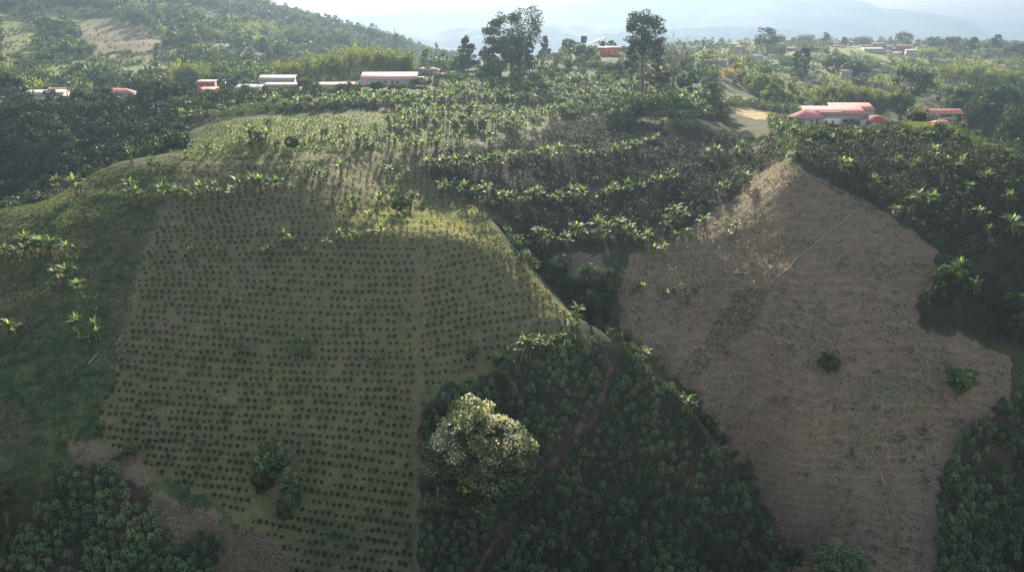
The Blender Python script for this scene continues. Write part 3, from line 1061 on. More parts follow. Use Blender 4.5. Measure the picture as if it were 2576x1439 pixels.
# ------------------------------------------------------------------ coffee bushes
def fill(poly, step, jit=.32):
    P = np.array(poly)
    x0, y0 = P.min(0)
    x1, y1 = P.max(0)
    gx = np.arange(x0, x1, step)
    gy = np.arange(y0, y1, step * .9)
    X, Y = np.meshgrid(gx, gy)
    X = X + (np.arange(len(gy)) % 2)[:, None] * step / 2
    X = X + RNG.normal(0, jit * step * .5, X.shape)
    Y = Y + RNG.normal(0, jit * step * .5, X.shape)
    ok = inside(poly, X, Y)
    X, Y = X[ok], Y[ok]
    return np.stack([X, Y, ground(X, Y)], 1)


_track = line_pts(FTRACK)


def off_track(P, d):
    m = np.full(len(P), 1e9)
    for t in _track[::2]:
        m = np.minimum(m, np.hypot(P[:, 0] - t[0], P[:, 1] - t[1]))
    return P[m > d]


BUSH = {'foot': off_track(fill(COFFEE['foot'], 1.27), 1.3), 'corner': fill(COFFEE['corner'], 1.33), 'right_foot': fill(COFFEE['right_foot'], 1.27),
        'right': fill(COFFEE['right'], 1.45), 'middle': fill(COFFEE['middle'], 1.5)}
for k in BUSH:
    p = BUSH[k]
    gap = {'foot': .80, 'corner': .64, 'right_foot': .74, 'right': .70, 'middle': .64}[k]
    BUSH[k] = p[fbm(p[:, 0] / 5, p[:, 1] / 5, 66, 3) < gap]
_all = np.concatenate([np.c_[BUSH[k], np.full(len(BUSH[k]), i)] for i, k in enumerate(('foot', 'corner', 'right_foot'))])
_vis = (np.abs(_all[:, 0] / _all[:, 1] / .70) < 1.16) & (_all[:, 1] > 84)
_cand = np.where(_vis)[0]
_d = np.hypot(_all[_cand, 1], _all[_cand, 2])
_sel = []
for i, q in enumerate((170, 65, 65)):
    c = _cand[_all[_cand, 3] == i]
    _sel += list(c[np.argsort(np.hypot(_all[c, 1], _all[c, 2]))[:q]])
_cofme = [m.mesh('coffee_bush', M_LEAF['coffee']) for m in COF]
_LAB = [('dense dark coffee bush near the foot of the plantation crossed by the earth track', 'coffee bushes at the foot of the tracked plantation'),
        ('dark coffee bush in the lower thinned patch beside the dry grass verge', 'coffee bushes in the thinned patch by the dry verge'),
        ('dark coffee bush at the foot of the plot below the brown clearing edge', 'coffee bushes in the plot below the clearing')]
for i in _sel:
    o = put('coffee_bush', _cofme[int(RNG.integers(0, 6))], _all[i, :3] - (0, 0, .1), RNG.uniform(0, 6.28), RNG.uniform(.7, 1.08))
    tag(o, *(_LAB[int(_all[i, 3])][0], 'coffee bush', _LAB[int(_all[i, 3])][1]))
_m = np.ones(len(_all), bool)
_m[_sel] = False


def bushes(P, name, base, s0, s1, mat='coffee'):
    n = len(P)
    P = P[:, :3] - (0, 0, .1)
    tj = (fbm(P[:, 0] / 9, P[:, 1] / 9, 44) - .5) * .9 + RNG.uniform(-.3, .3, n)
    kind(scatter(base, P, RNG.uniform(0, 6.28, n), RNG.uniform(s0, s1, n), tj, name, M_LEAF[mat], RNG), 'stuff')


bushes(_all[_m], 'lower_coffee_bushes', COF, .7, 1.08)
bushes(BUSH['right'], 'right_slope_coffee_bushes', COFLO, .7, 1.2, 'far_coffee_shaded_wood')
bushes(BUSH['middle'], 'middle_slope_coffee_bushes', COFLO, .7, 1.2, 'far_coffee_shaded_wood')

# ------------------------------------------------------------------ banana plants
BROWS = [
    ('the leafy clump topping the far left path', [(8, 490), (38, 484), (70, 478), (98, 488), (128, 482), (158, 488), (192, 498)]),
    ('the small clump on the left meadow brow', [(148, 432), (168, 425), (186, 422)]),
    ('the ragged clump left of the bright field', [(262, 398), (282, 390), (300, 402), (318, 396), (335, 412)]),
    ('the pair below the bright field corner', [(382, 430), (398, 426)]),
    ('the line along the bright field upper edge', [(365, 330), (385, 322), (432, 332), (462, 312), (486, 308), (508, 305), (560, 290), (590, 282), (640, 278)]),
    ('the pair alone high in the left meadow', [(338, 505), (352, 500)]),
    ('the cross row topping the dark seedling rows', [(405, 502), (428, 500), (462, 506), (484, 508), (500, 502), (520, 506), (545, 502), (580, 500), (612, 496), (640, 490), (662, 486), (688, 484)]),
    ('the dense row in the middle of the left meadow', [(22, 652), (46, 648), (70, 646), (94, 642), (118, 642), (142, 650), (166, 650)]),
    ('the drooping trio below the left meadow row', [(148, 712), (178, 722), (194, 745)]),
    ('the low clump at the left border of the meadow', [(16, 842), (38, 846), (60, 838)]),
    ('the trio beside the lower left field edge', [(200, 850), (226, 862), (252, 850)]),
    ('the scattered row across the middle of the front field', [(484, 645), (552, 648), (652, 632), (676, 650), (716, 622), (780, 642), (826, 620), (860, 612), (892, 615), (955, 606)]),
    ('the low scattered group in the lower front field', [(598, 900), (620, 896), (740, 906), (760, 900), (782, 896), (945, 925)]),
    ('the pair above the dark bushes at the lower left', [(310, 1166), (330, 1160)]),
    ('the gully brink row above the shade tree', [(1244, 932), (1262, 940), (1282, 922), (1310, 906), (1334, 898), (1360, 882), (1384, 880), (1404, 868), (1424, 858), (1442, 842), (1450, 815)]),
    ('the sparse plants in the top seedling rows', [(738, 432), (760, 452), (782, 440), (800, 460), (828, 440), (862, 452), (985, 452), (1000, 460), (1022, 455)]),
    ('the group around the small sunlit round tree', [(898, 522), (930, 545), (958, 512), (984, 502), (1030, 525), (1106, 492), (1124, 502), (1162, 500)]),
    ('the long row above the contour footpath', [(470, 396), (520, 390), (560, 386), (596, 384), (630, 384), (664, 384), (700, 380), (764, 384), (800, 380), (838, 380), (870, 376), (902, 380), (940, 380), (980, 376), (1022, 370), (1060, 370), (1100, 364), (1130, 360)]),
    ('the left row of the dark middle slope', [(1080, 440), (1102, 436), (1130, 441), (1160, 440), (1190, 436), (1216, 430), (1240, 426), (1262, 424), (1286, 416), (1306, 410)]),
    ('the upper row of the dark middle slope', [(1355, 406), (1380, 410), (1412, 406), (1440, 405), (1462, 400), (1484, 405), (1520, 400), (1546, 395), (1570, 388), (1592, 380), (1616, 374), (1642, 364)]),
    ('the long central row of the dark middle slope', [(1208, 522), (1236, 516), (1264, 520), (1290, 521), (1310, 520), (1332, 516), (1352, 511), (1380, 512), (1410, 516), (1440, 511), (1470, 515), (1500, 511), (1522, 501), (1550, 492), (1580, 486), (1612, 480), (1640, 474), (1662, 469), (1682, 462), (1702, 455)]),
    ('the right row of the dark middle slope', [(1758, 410), (1780, 416), (1802, 406), (1850, 402), (1870, 401), (1892, 400), (1912, 396)]),
    ('the lowest row above the bare gully head', [(1350, 620), (1376, 626), (1402, 624), (1426, 620), (1456, 612), (1480, 610), (1502, 608), (1530, 600), (1552, 592), (1576, 610), (1600, 612), (1622, 622), (1640, 648)]),
    ('the few tall ones just left of the clearing', [(1680, 580), (1702, 575), (1722, 566), (1814, 492), (1832, 482)]),
    ('the sunlit row topping the dark middle slope', [(1660, 330), (1684, 322), (1706, 318), (1728, 312), (1752, 306), (1776, 300), (1800, 296), (1824, 306)]),
    ('the scattered row along the top of the brown clearing', [(1664, 640), (1700, 622), (1732, 612), (1780, 602), (1830, 600), (1852, 596), (1872, 482)]),
    ('the low plants in the left part of the clearing', [(1566, 742), (1588, 742), (1612, 740), (1674, 752), (1702, 746), (1722, 762), (1750, 742)]),
    ('the plants along the dark gully edge', [(1470, 792), (1490, 802), (1506, 806), (1612, 918), (1732, 1046), (1780, 1076), (1792, 1092)]),
    ('those scattered through the dark bushes of the right slope', [(1962, 342), (2000, 352), (2032, 372), (2062, 352), (2092, 358), (2110, 442), (2132, 432), (2152, 362), (2200, 356), (2202, 472), (2248, 548), (2250, 422), (2262, 360), (2300, 432), (2304, 522), (2322, 352), (2330, 522), (2334, 762), (2342, 412), (2352, 742), (2380, 432), (2382, 752), (2400, 366), (2402, 702), (2420, 432), (2422, 742), (2432, 492), (2450, 746), (2470, 562), (2480, 462), (2482, 382), (2490, 602), (2484, 632), (2530, 520), (2548, 600)]),
    ('the front rank of the hilltop banana grove', [(905, 268), (928, 262), (950, 270), (1075, 300), (1100, 306), (1130, 300), (1160, 312), (1190, 304), (1220, 310), (1250, 300), (1280, 308), (1310, 296), (1340, 300), (1370, 290), (1400, 292), (1430, 284), (1460, 280), (1490, 272), (1520, 266)]),
]
nb = 0
for desc, pts in BROWS:
    pts = sorted(pts)
    h = hit([p[0] for p in pts], [p[1] for p in pts])
    low = 'low' in desc.split()[:3]
    for k, p in enumerate(h):
        kk = int(RNG.choice([0, 1, 2, 3, 4, 5, 6, 7, 8, 0, 2, 5, 7])) if not (low or 'scattered row across' in desc) else int(RNG.choice([2, 4, 6, 7]))
        sc = RNG.uniform(.78, 1.28) * (.72 if 'contour footpath' in desc or 'sparse' in desc else 1) * (1.04 if p[1] > 160 else .86)
        bo = banana((p[0], p[1], p[2]), kk, RNG.uniform(0, 6.28), sc, f'{ORD[k]} banana from the left in {desc}', 'banana plants in ' + desc)
        bo.rotation_euler = (RNG.normal() * .09, RNG.normal() * .09, bo.rotation_euler[2])
        nb += 1
print('bananas', nb)
# the grove on the hilltop beyond, too many to count
gp = plot([(640, 275), (800, 262), (900, 250), (1060, 252), (1120, 232), (1300, 205), (1540, 208), (1700, 240), (1800, 262), (1780, 300), (1560, 262), (1400, 270), (1250, 270), (1060, 285), (900, 275), (760, 282)])
g = fill(gp, 3.5, .8)
g = g[(fbm(g[:, 0] / 14, g[:, 1] / 14, 12) > .34)]
gx = hit(*np.array([(x, y) for x, y in zip(RNG.uniform(560, 1240, 40), RNG.uniform(330, 384, 40))]).T)
g2 = hit(*np.array([(x, y) for x, y in zip(RNG.uniform(980, 1560, 190), RNG.uniform(285, 340, 190))]).T)
g2 = g2[inside(SLOPE, g2[:, 0], g2[:, 1])]
g = np.concatenate([g, gx, g2])
BB = []
for s, c, n, d in BKIND:
    m = Mesh()
    for part, mi in ((s, 2), (c, 0), (n, 0), (d, 1)):
        V, Q, T, _, ti = part.data()
        nq = len(Q)
        if nq:
            m.add(V, Q, None, ti[:nq], mi)
    BB.append(m)
kind(scatter(BB, g, RNG.uniform(0, 6.28, len(g)), RNG.uniform(.7, 1.15, len(g)), RNG.uniform(-.15, .3, len(g)), 'hilltop_banana_grove', [M_LEAF['banana'], M_LEAF['dry'], M_STEM], RNG), 'stuff')
print('grove', len(g), 'seedlings', len(SEEDPTS), 'bush', {k: len(v) for k, v in BUSH.items()})


# ------------------------------------------------------------------ grass, litter and undergrowth
def rand_in(poly, n):
    P = np.array(poly)
    lo, hi = P.min(0), P.max(0)
    X = RNG.uniform(lo[0], hi[0], n * 3)
    Y = RNG.uniform(lo[1], hi[1], n * 3)
    ok = inside(poly, X, Y)
    X, Y = X[ok][:n], Y[ok][:n]
    return np.stack([X, Y, ground(X, Y)], 1)


M_GRASS = leaf_mat('grass_blade', (.045, .065, .026), (.13, .15, .06), (.34, .28, .18), transl=.35, rough=.7, spec=.15)


def tufts(P, size, t0, t1, name, dry=.12, mat=None):
    M = Mesh()
    n = len(P)
    t = t0 + (t1 - t0) * np.clip(fbm(P[:, 0] / 3, P[:, 1] / 3, 71) * 1.6 - .3, 0, 1) + RNG.normal(0, .12, n)
    t = np.where(RNG.uniform(size=n) < dry, 1.5, t)
    for j in range(2):
        leaves(M, P + RNG.normal(0, .12, (n, 3)) * (1, 1, .3) + (0, 0, size * .28), size, t, RNG, -.1, .5)
    kind(put(name, M.mesh(name, mat or M_GRASS)), 'stuff')


tufts(rand_in(GRASS, 24000), .40, -.2, .8, 'meadow_grass', .02)
tufts(rand_in(FIELD, 17000), .28, .1, .95, 'field_grass', .22)
_p = np.concatenate([rand_in(UPPER, 5000), rand_in(SLOPE, 5000)])
tufts(_p, .5, .4, 1.1, 'hilltop_grass', .12)
tufts(np.concatenate([rand_in(VERGE, 4200), rand_in(YARD, 400)]), .27, .5, 1.0, 'verge_grass', .7)
BROW = plot([(840, 505), (1000, 480), (1180, 515), (1225, 560), (1320, 668), (1435, 793), (1375, 800), (1250, 650), (1150, 610), (950, 595), (850, 565)])
M_SUN_PATCH = leaf_mat('sun_patch_blade', (.17, .185, .10), (.36, .35, .20), transl=.5, tboost=1.2, rough=.8, spec=.1)  # paler blades put the brow's patch of sunlight into the grass colour
tufts(rand_in(BROW, 8000), .30, .2, 1.0, 'brow_sun_patch_grass', 0, M_SUN_PATCH)
tufts(rand_in(plot([(1850, 730), (1945, 715), (1890, 830), (1810, 880), (1745, 965), (1695, 955), (1760, 870)]), 1800), .36, .1, .9, 'green_regrowth', .05)

P = rand_in(CLEAR, 34000)
P = P[RNG.uniform(size=len(P)) < .25 + .9 * fbm(P[:, 0] / 4, P[:, 1] / 4, 93)]
M = Mesh()
leaves(M, P + (0, 0, .10), .5, RNG.uniform(-.2, .7, len(P)), RNG, 1.6, .16)
P2 = rand_in(CLEAR, 1500)
leaves(M, P2 + (0, 0, .14), 1.25, RNG.uniform(.3, 1.0, len(P2)), RNG, 2.0, .07)
kind(put('straw_litter', M.mesh('straw_litter', M_STRAW)), 'stuff')
P = rand_in(CLEAR, 7000)
P = P[fbm(P[:, 0] / 7, P[:, 1] / 7, 23) > .45]
tufts(P, .45, .0, .5, 'clearing_weeds', .3)

# slash: small heaps of cut stems and roots all over the clearing
P = rand_in(CLEAR, 420)
M = Mesh()
for p in P:
    k = RNG.uniform(.25, .8)
    leaves(M, p + RNG.normal(0, .5 * k, (14, 3)) * (1.4, 1.4, .3) + (0, 0, .2 * k), .55 * k + .15, RNG.uniform(-.2, .4, 14), RNG, .8, .22)
    leaves(M, p + RNG.normal(0, .4 * k, (8, 3)) * (1, 1, .3) + (0, 0, .12 * k), .5 * k, RNG.uniform(0, .2, 8), RNG, .6, .6, 1)
kind(put('slash_litter', M.mesh('slash_litter', [M_STRAW, M_LEAF['dark']])), 'stuff')

# dark scrub in the gully and on the steep edges
SCRUB = [([(1240, 548), (1345, 640), (1420, 700), (1530, 720), (1560, 700), (1545, 800), (1540, 860), (1470, 790), (1400, 722), (1320, 660)], 1.7, 1.15),
         ([(1540, 855), (1640, 925), (1730, 1010), (1860, 1200), (1960, 1390), (1985, 1400), (1890, 1190), (1740, 985), (1640, 900), (1560, 830)], 1.6, .8),
         ([(1940, 345), (2080, 338), (2250, 332), (2440, 340), (2560, 420), (2500, 392), (2380, 348), (2200, 346), (2000, 362)], 2.0, 1.3),
         ([(400, 300), (600, 276), (900, 262), (1060, 250), (1060, 262), (900, 274), (640, 290), (420, 318)], 2.6, 1.25),
         ([(1790, 262), (1900, 262), (2000, 276), (2010, 292), (1900, 276), (1800, 290)], 2.6, 1.4),
         ([(1930, 300), (2012, 306), (2006, 408), (1968, 398), (1940, 345)], 1.7, 1.15),
         ([(1400, 262), (1560, 252), (1700, 258), (1800, 280), (1850, 302), (1700, 300), (1540, 284), (1420, 302)], 2.3, 1.25),
         ([(-40, 1310), (120, 1240), (200, 1180), (170, 1250), (60, 1340), (-40, 1420)], 1.8, 1.0)]
pp, ss = [], []
for pl, st, sc in SCRUB:
    q = fill(plot(pl), st, .9)
    pp.append(q)
    ss.append(RNG.uniform(.6, 1.3, len(q)) * sc)
pp, ss = np.concatenate(pp), np.concatenate(ss)
SC = [bush_mesh(np.random.default_rng(300 + k), 90, 1.9, 1.1, .42, .3) for k in range(5)]
kind(scatter(SC, pp, RNG.uniform(0, 6.28, len(pp)), ss, RNG.uniform(-.3, .5, len(pp)), 'undergrowth', M_LEAF['mid'], RNG), 'stuff')

# ------------------------------------------------------------------ woods on the far hills
WT = []
for k in range(6):
    r = np.random.default_rng(400 + k)
    M = Mesh()
    H, R = [9, 7, 10, 6, 8, 12][k], [4, 3.6, 4.6, 3.2, 3.4, 3.6][k]
    nc = 14
    d = ball(r, nc)
    C = d * (R * .7, R * .7, H * .32) + (0, 0, H * .58)
    tt = r.uniform(0, .7, nc)
    for j in range(nc):
        o = ball(r, 12)
        o = o * (1, 1, .8)
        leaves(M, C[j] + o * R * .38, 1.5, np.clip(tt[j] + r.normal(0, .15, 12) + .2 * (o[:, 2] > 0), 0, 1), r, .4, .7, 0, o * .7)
    tube(M, [(0, 0, -1), (0, 0, H * .6)], [.22, .1], 4, .0, 0)
    WT.append(M)
WB = []
for k in range(3):
    r = np.random.default_rng(430 + k)
    M = Mesh()
    H = [13, 11, 14][k]
    for j in range(13):
        a = r.uniform(0, 6.28)
        q = r.uniform(.5, 3)
        s = r.uniform(.25, 1, 9)
        ln = r.uniform(1, 3.2)
        Pq = np.stack([math.cos(a) * (q + ln * s ** 2), math.sin(a) * (q + ln * s ** 2), H * r.uniform(.7, 1) * (s - .1 * s ** 3)], 1)
        leaves(M, Pq + r.normal(0, .35, (9, 3)), 1.7, np.clip(s * .8 + r.normal(0, .15, 9), 0, 1), r, .3, .45)
    WB.append(M)


CLEARED = [(float(slope_of(q[0], q[1])[0]), q[2], q[3] * .55 / q[2]) for q in (
    (1532, 137, 470, 12), (1752, 132, 640, 14), (1815, 133, 680, 26), (1700, 137, 620, 20), (1740, 154, 540, 7), (1905, 133, 700, 9), (1990, 132, 820, 10), (2108, 134, 900, 13), (2133, 131, 930, 12), (2158, 136, 900, 12),
    (2182, 131, 940, 13), (2212, 130, 940, 19), (2240, 132, 930, 12), (2268, 130, 920, 18), (2292, 138, 880, 12), (2196, 142, 840, 22), (2128, 186, 560, 7), (1895, 185, 470, 9), (2398, 162, 620, 9), (1790, 165, 520, 24), (2138, 290, 288, 17), (2370, 300, 268, 14))]


def wood(name, n, px0, px1, Y0, Y1, thr, s0, s1, mat, base, keep=None, seed=1, sc=60):
    u0, _ = slope_of(px0, 200)
    u1, _ = slope_of(px1, 200)
    u = RNG.uniform(u0, u1, n)
    Y = np.sqrt(RNG.uniform(Y0 ** 2, Y1 ** 2, n))
    X = u * Y
    f = fbm(X / sc, Y / sc, seed, 4)
    ok = (f > thr[0]) & (f < thr[1])
    for p in TERR + BARE + [YARD]:
        for k in (1, 1.03, 1.06):                    # open land, and its lower margin kept clear of tall trees
            ok &= ~inside(p, X * k, Y * k)
    for hx, hY, hl in CLEARED:
        ok &= ~((np.abs(X / Y - hx) < hl) & (Y > hY * .9) & (Y < hY * 1.02))
    if keep is not None:
        ok &= keep(X, Y)
    X, Y = X[ok], Y[ok]
    P = np.stack([X, Y, ground(X, Y) - .4], 1)
    n = len(P)
    if not n:
        return
    tj = (fbm(X / 40, Y / 40, seed + 9) - .5) * 1.0 + RNG.uniform(-.2, .2, n)
    kind(scatter(base, P, RNG.uniform(0, 6.28, n), RNG.uniform(s0, s1, n), tj, name, M_LEAF[mat], RNG), 'stuff')
    print(name, n)


wood('hillside_forest', 6500, -250, 1180, 430, 1250, (.38, 1), .7, 1.5, 'mid', WT, None, 5)
wood('hillside_scrub', 9000, -250, 1180, 430, 1250, (.0, .46), .22, .5, 'pale', WT, None, 5)
wood('hillside_bamboo', 2000, 0, 800, 440, 900, (.57, 1), .6, 1.0, 'bamboo', WB, None, 19, 80)
wood('valley_forest', 1500, -250, 440, 186, 318, (.0, 1), .38, .75, 'far_coffee_shaded_wood', WT, lambda X, Y: Y > 200 - 40 * np.clip(X / Y + .5, 0, 1), 8)  # darker leaf colour puts the cloud shade of the valley into its trees
wood('plateau_forest', 4200, 1640, 3000, 400, 1750, (.47, 1), .55, 1.1, 'mid', WT, None, 33, 70)
wood('plateau_scrub', 3400, 1640, 3000, 330, 1500, (.0, .47), .25, .5, 'pale', WT, None, 33, 70)
wood('plateau_bamboo', 1600, 1700, 2900, 400, 900, (.55, 1), .55, .9, 'bamboo', WB, None, 47, 60)
qq = np.concatenate([rand_in(p, 700) for p in TERR] + [rand_in(BARE[0], 160)])
qq = qq[fbm(qq[:, 0] / 12, qq[:, 1] / 12, 81, 3) > .42]
kind(scatter(WT, qq - (0, 0, .2), RNG.uniform(0, 6.28, len(qq)), RNG.uniform(.08, .26, len(qq)), RNG.uniform(-.2, .5, len(qq)), 'field_bushes', M_LEAF['mid'], RNG), 'stuff')
wood('ravine_forest', 900, 2395, 3000, 265, 520, (.0, 1), .6, 1.15, 'dark', WT, None, 51)
wood('ridge_left_shrubbery', 480, 390, 900, 280, 328, (.28, 1), .28, .62, 'dark', WT, None, 63, 20)
wood('ridge_shrubbery', 800, 1060, 1800, 335, 560, (.33, 1), .3, .6, 'mid', WT, None, 61, 30)


# ------------------------------------------------------------------ single trees
def spot(px, Y):
    u, _ = slope_of(px, 300)
    for _i in range(3):                      # bearing depends a little on the row: settle on the ground point
        X = float(u) * Y
        z = float(ground(X, Y))
        d = Y * CT - z * ST
        v = CY - (Y * ST + z * CT) / d * FP
        u, _ = slope_of(px, v)
    return float(u) * Y, float(Y), float(ground(float(u) * Y, Y))


def size_at(px, ptop, Y, loc):
    u, e = slope_of(px, ptop)
    return float(e) * Y - loc[2]


def metres(p, Y):
    return p * Y * 1.02 / FP


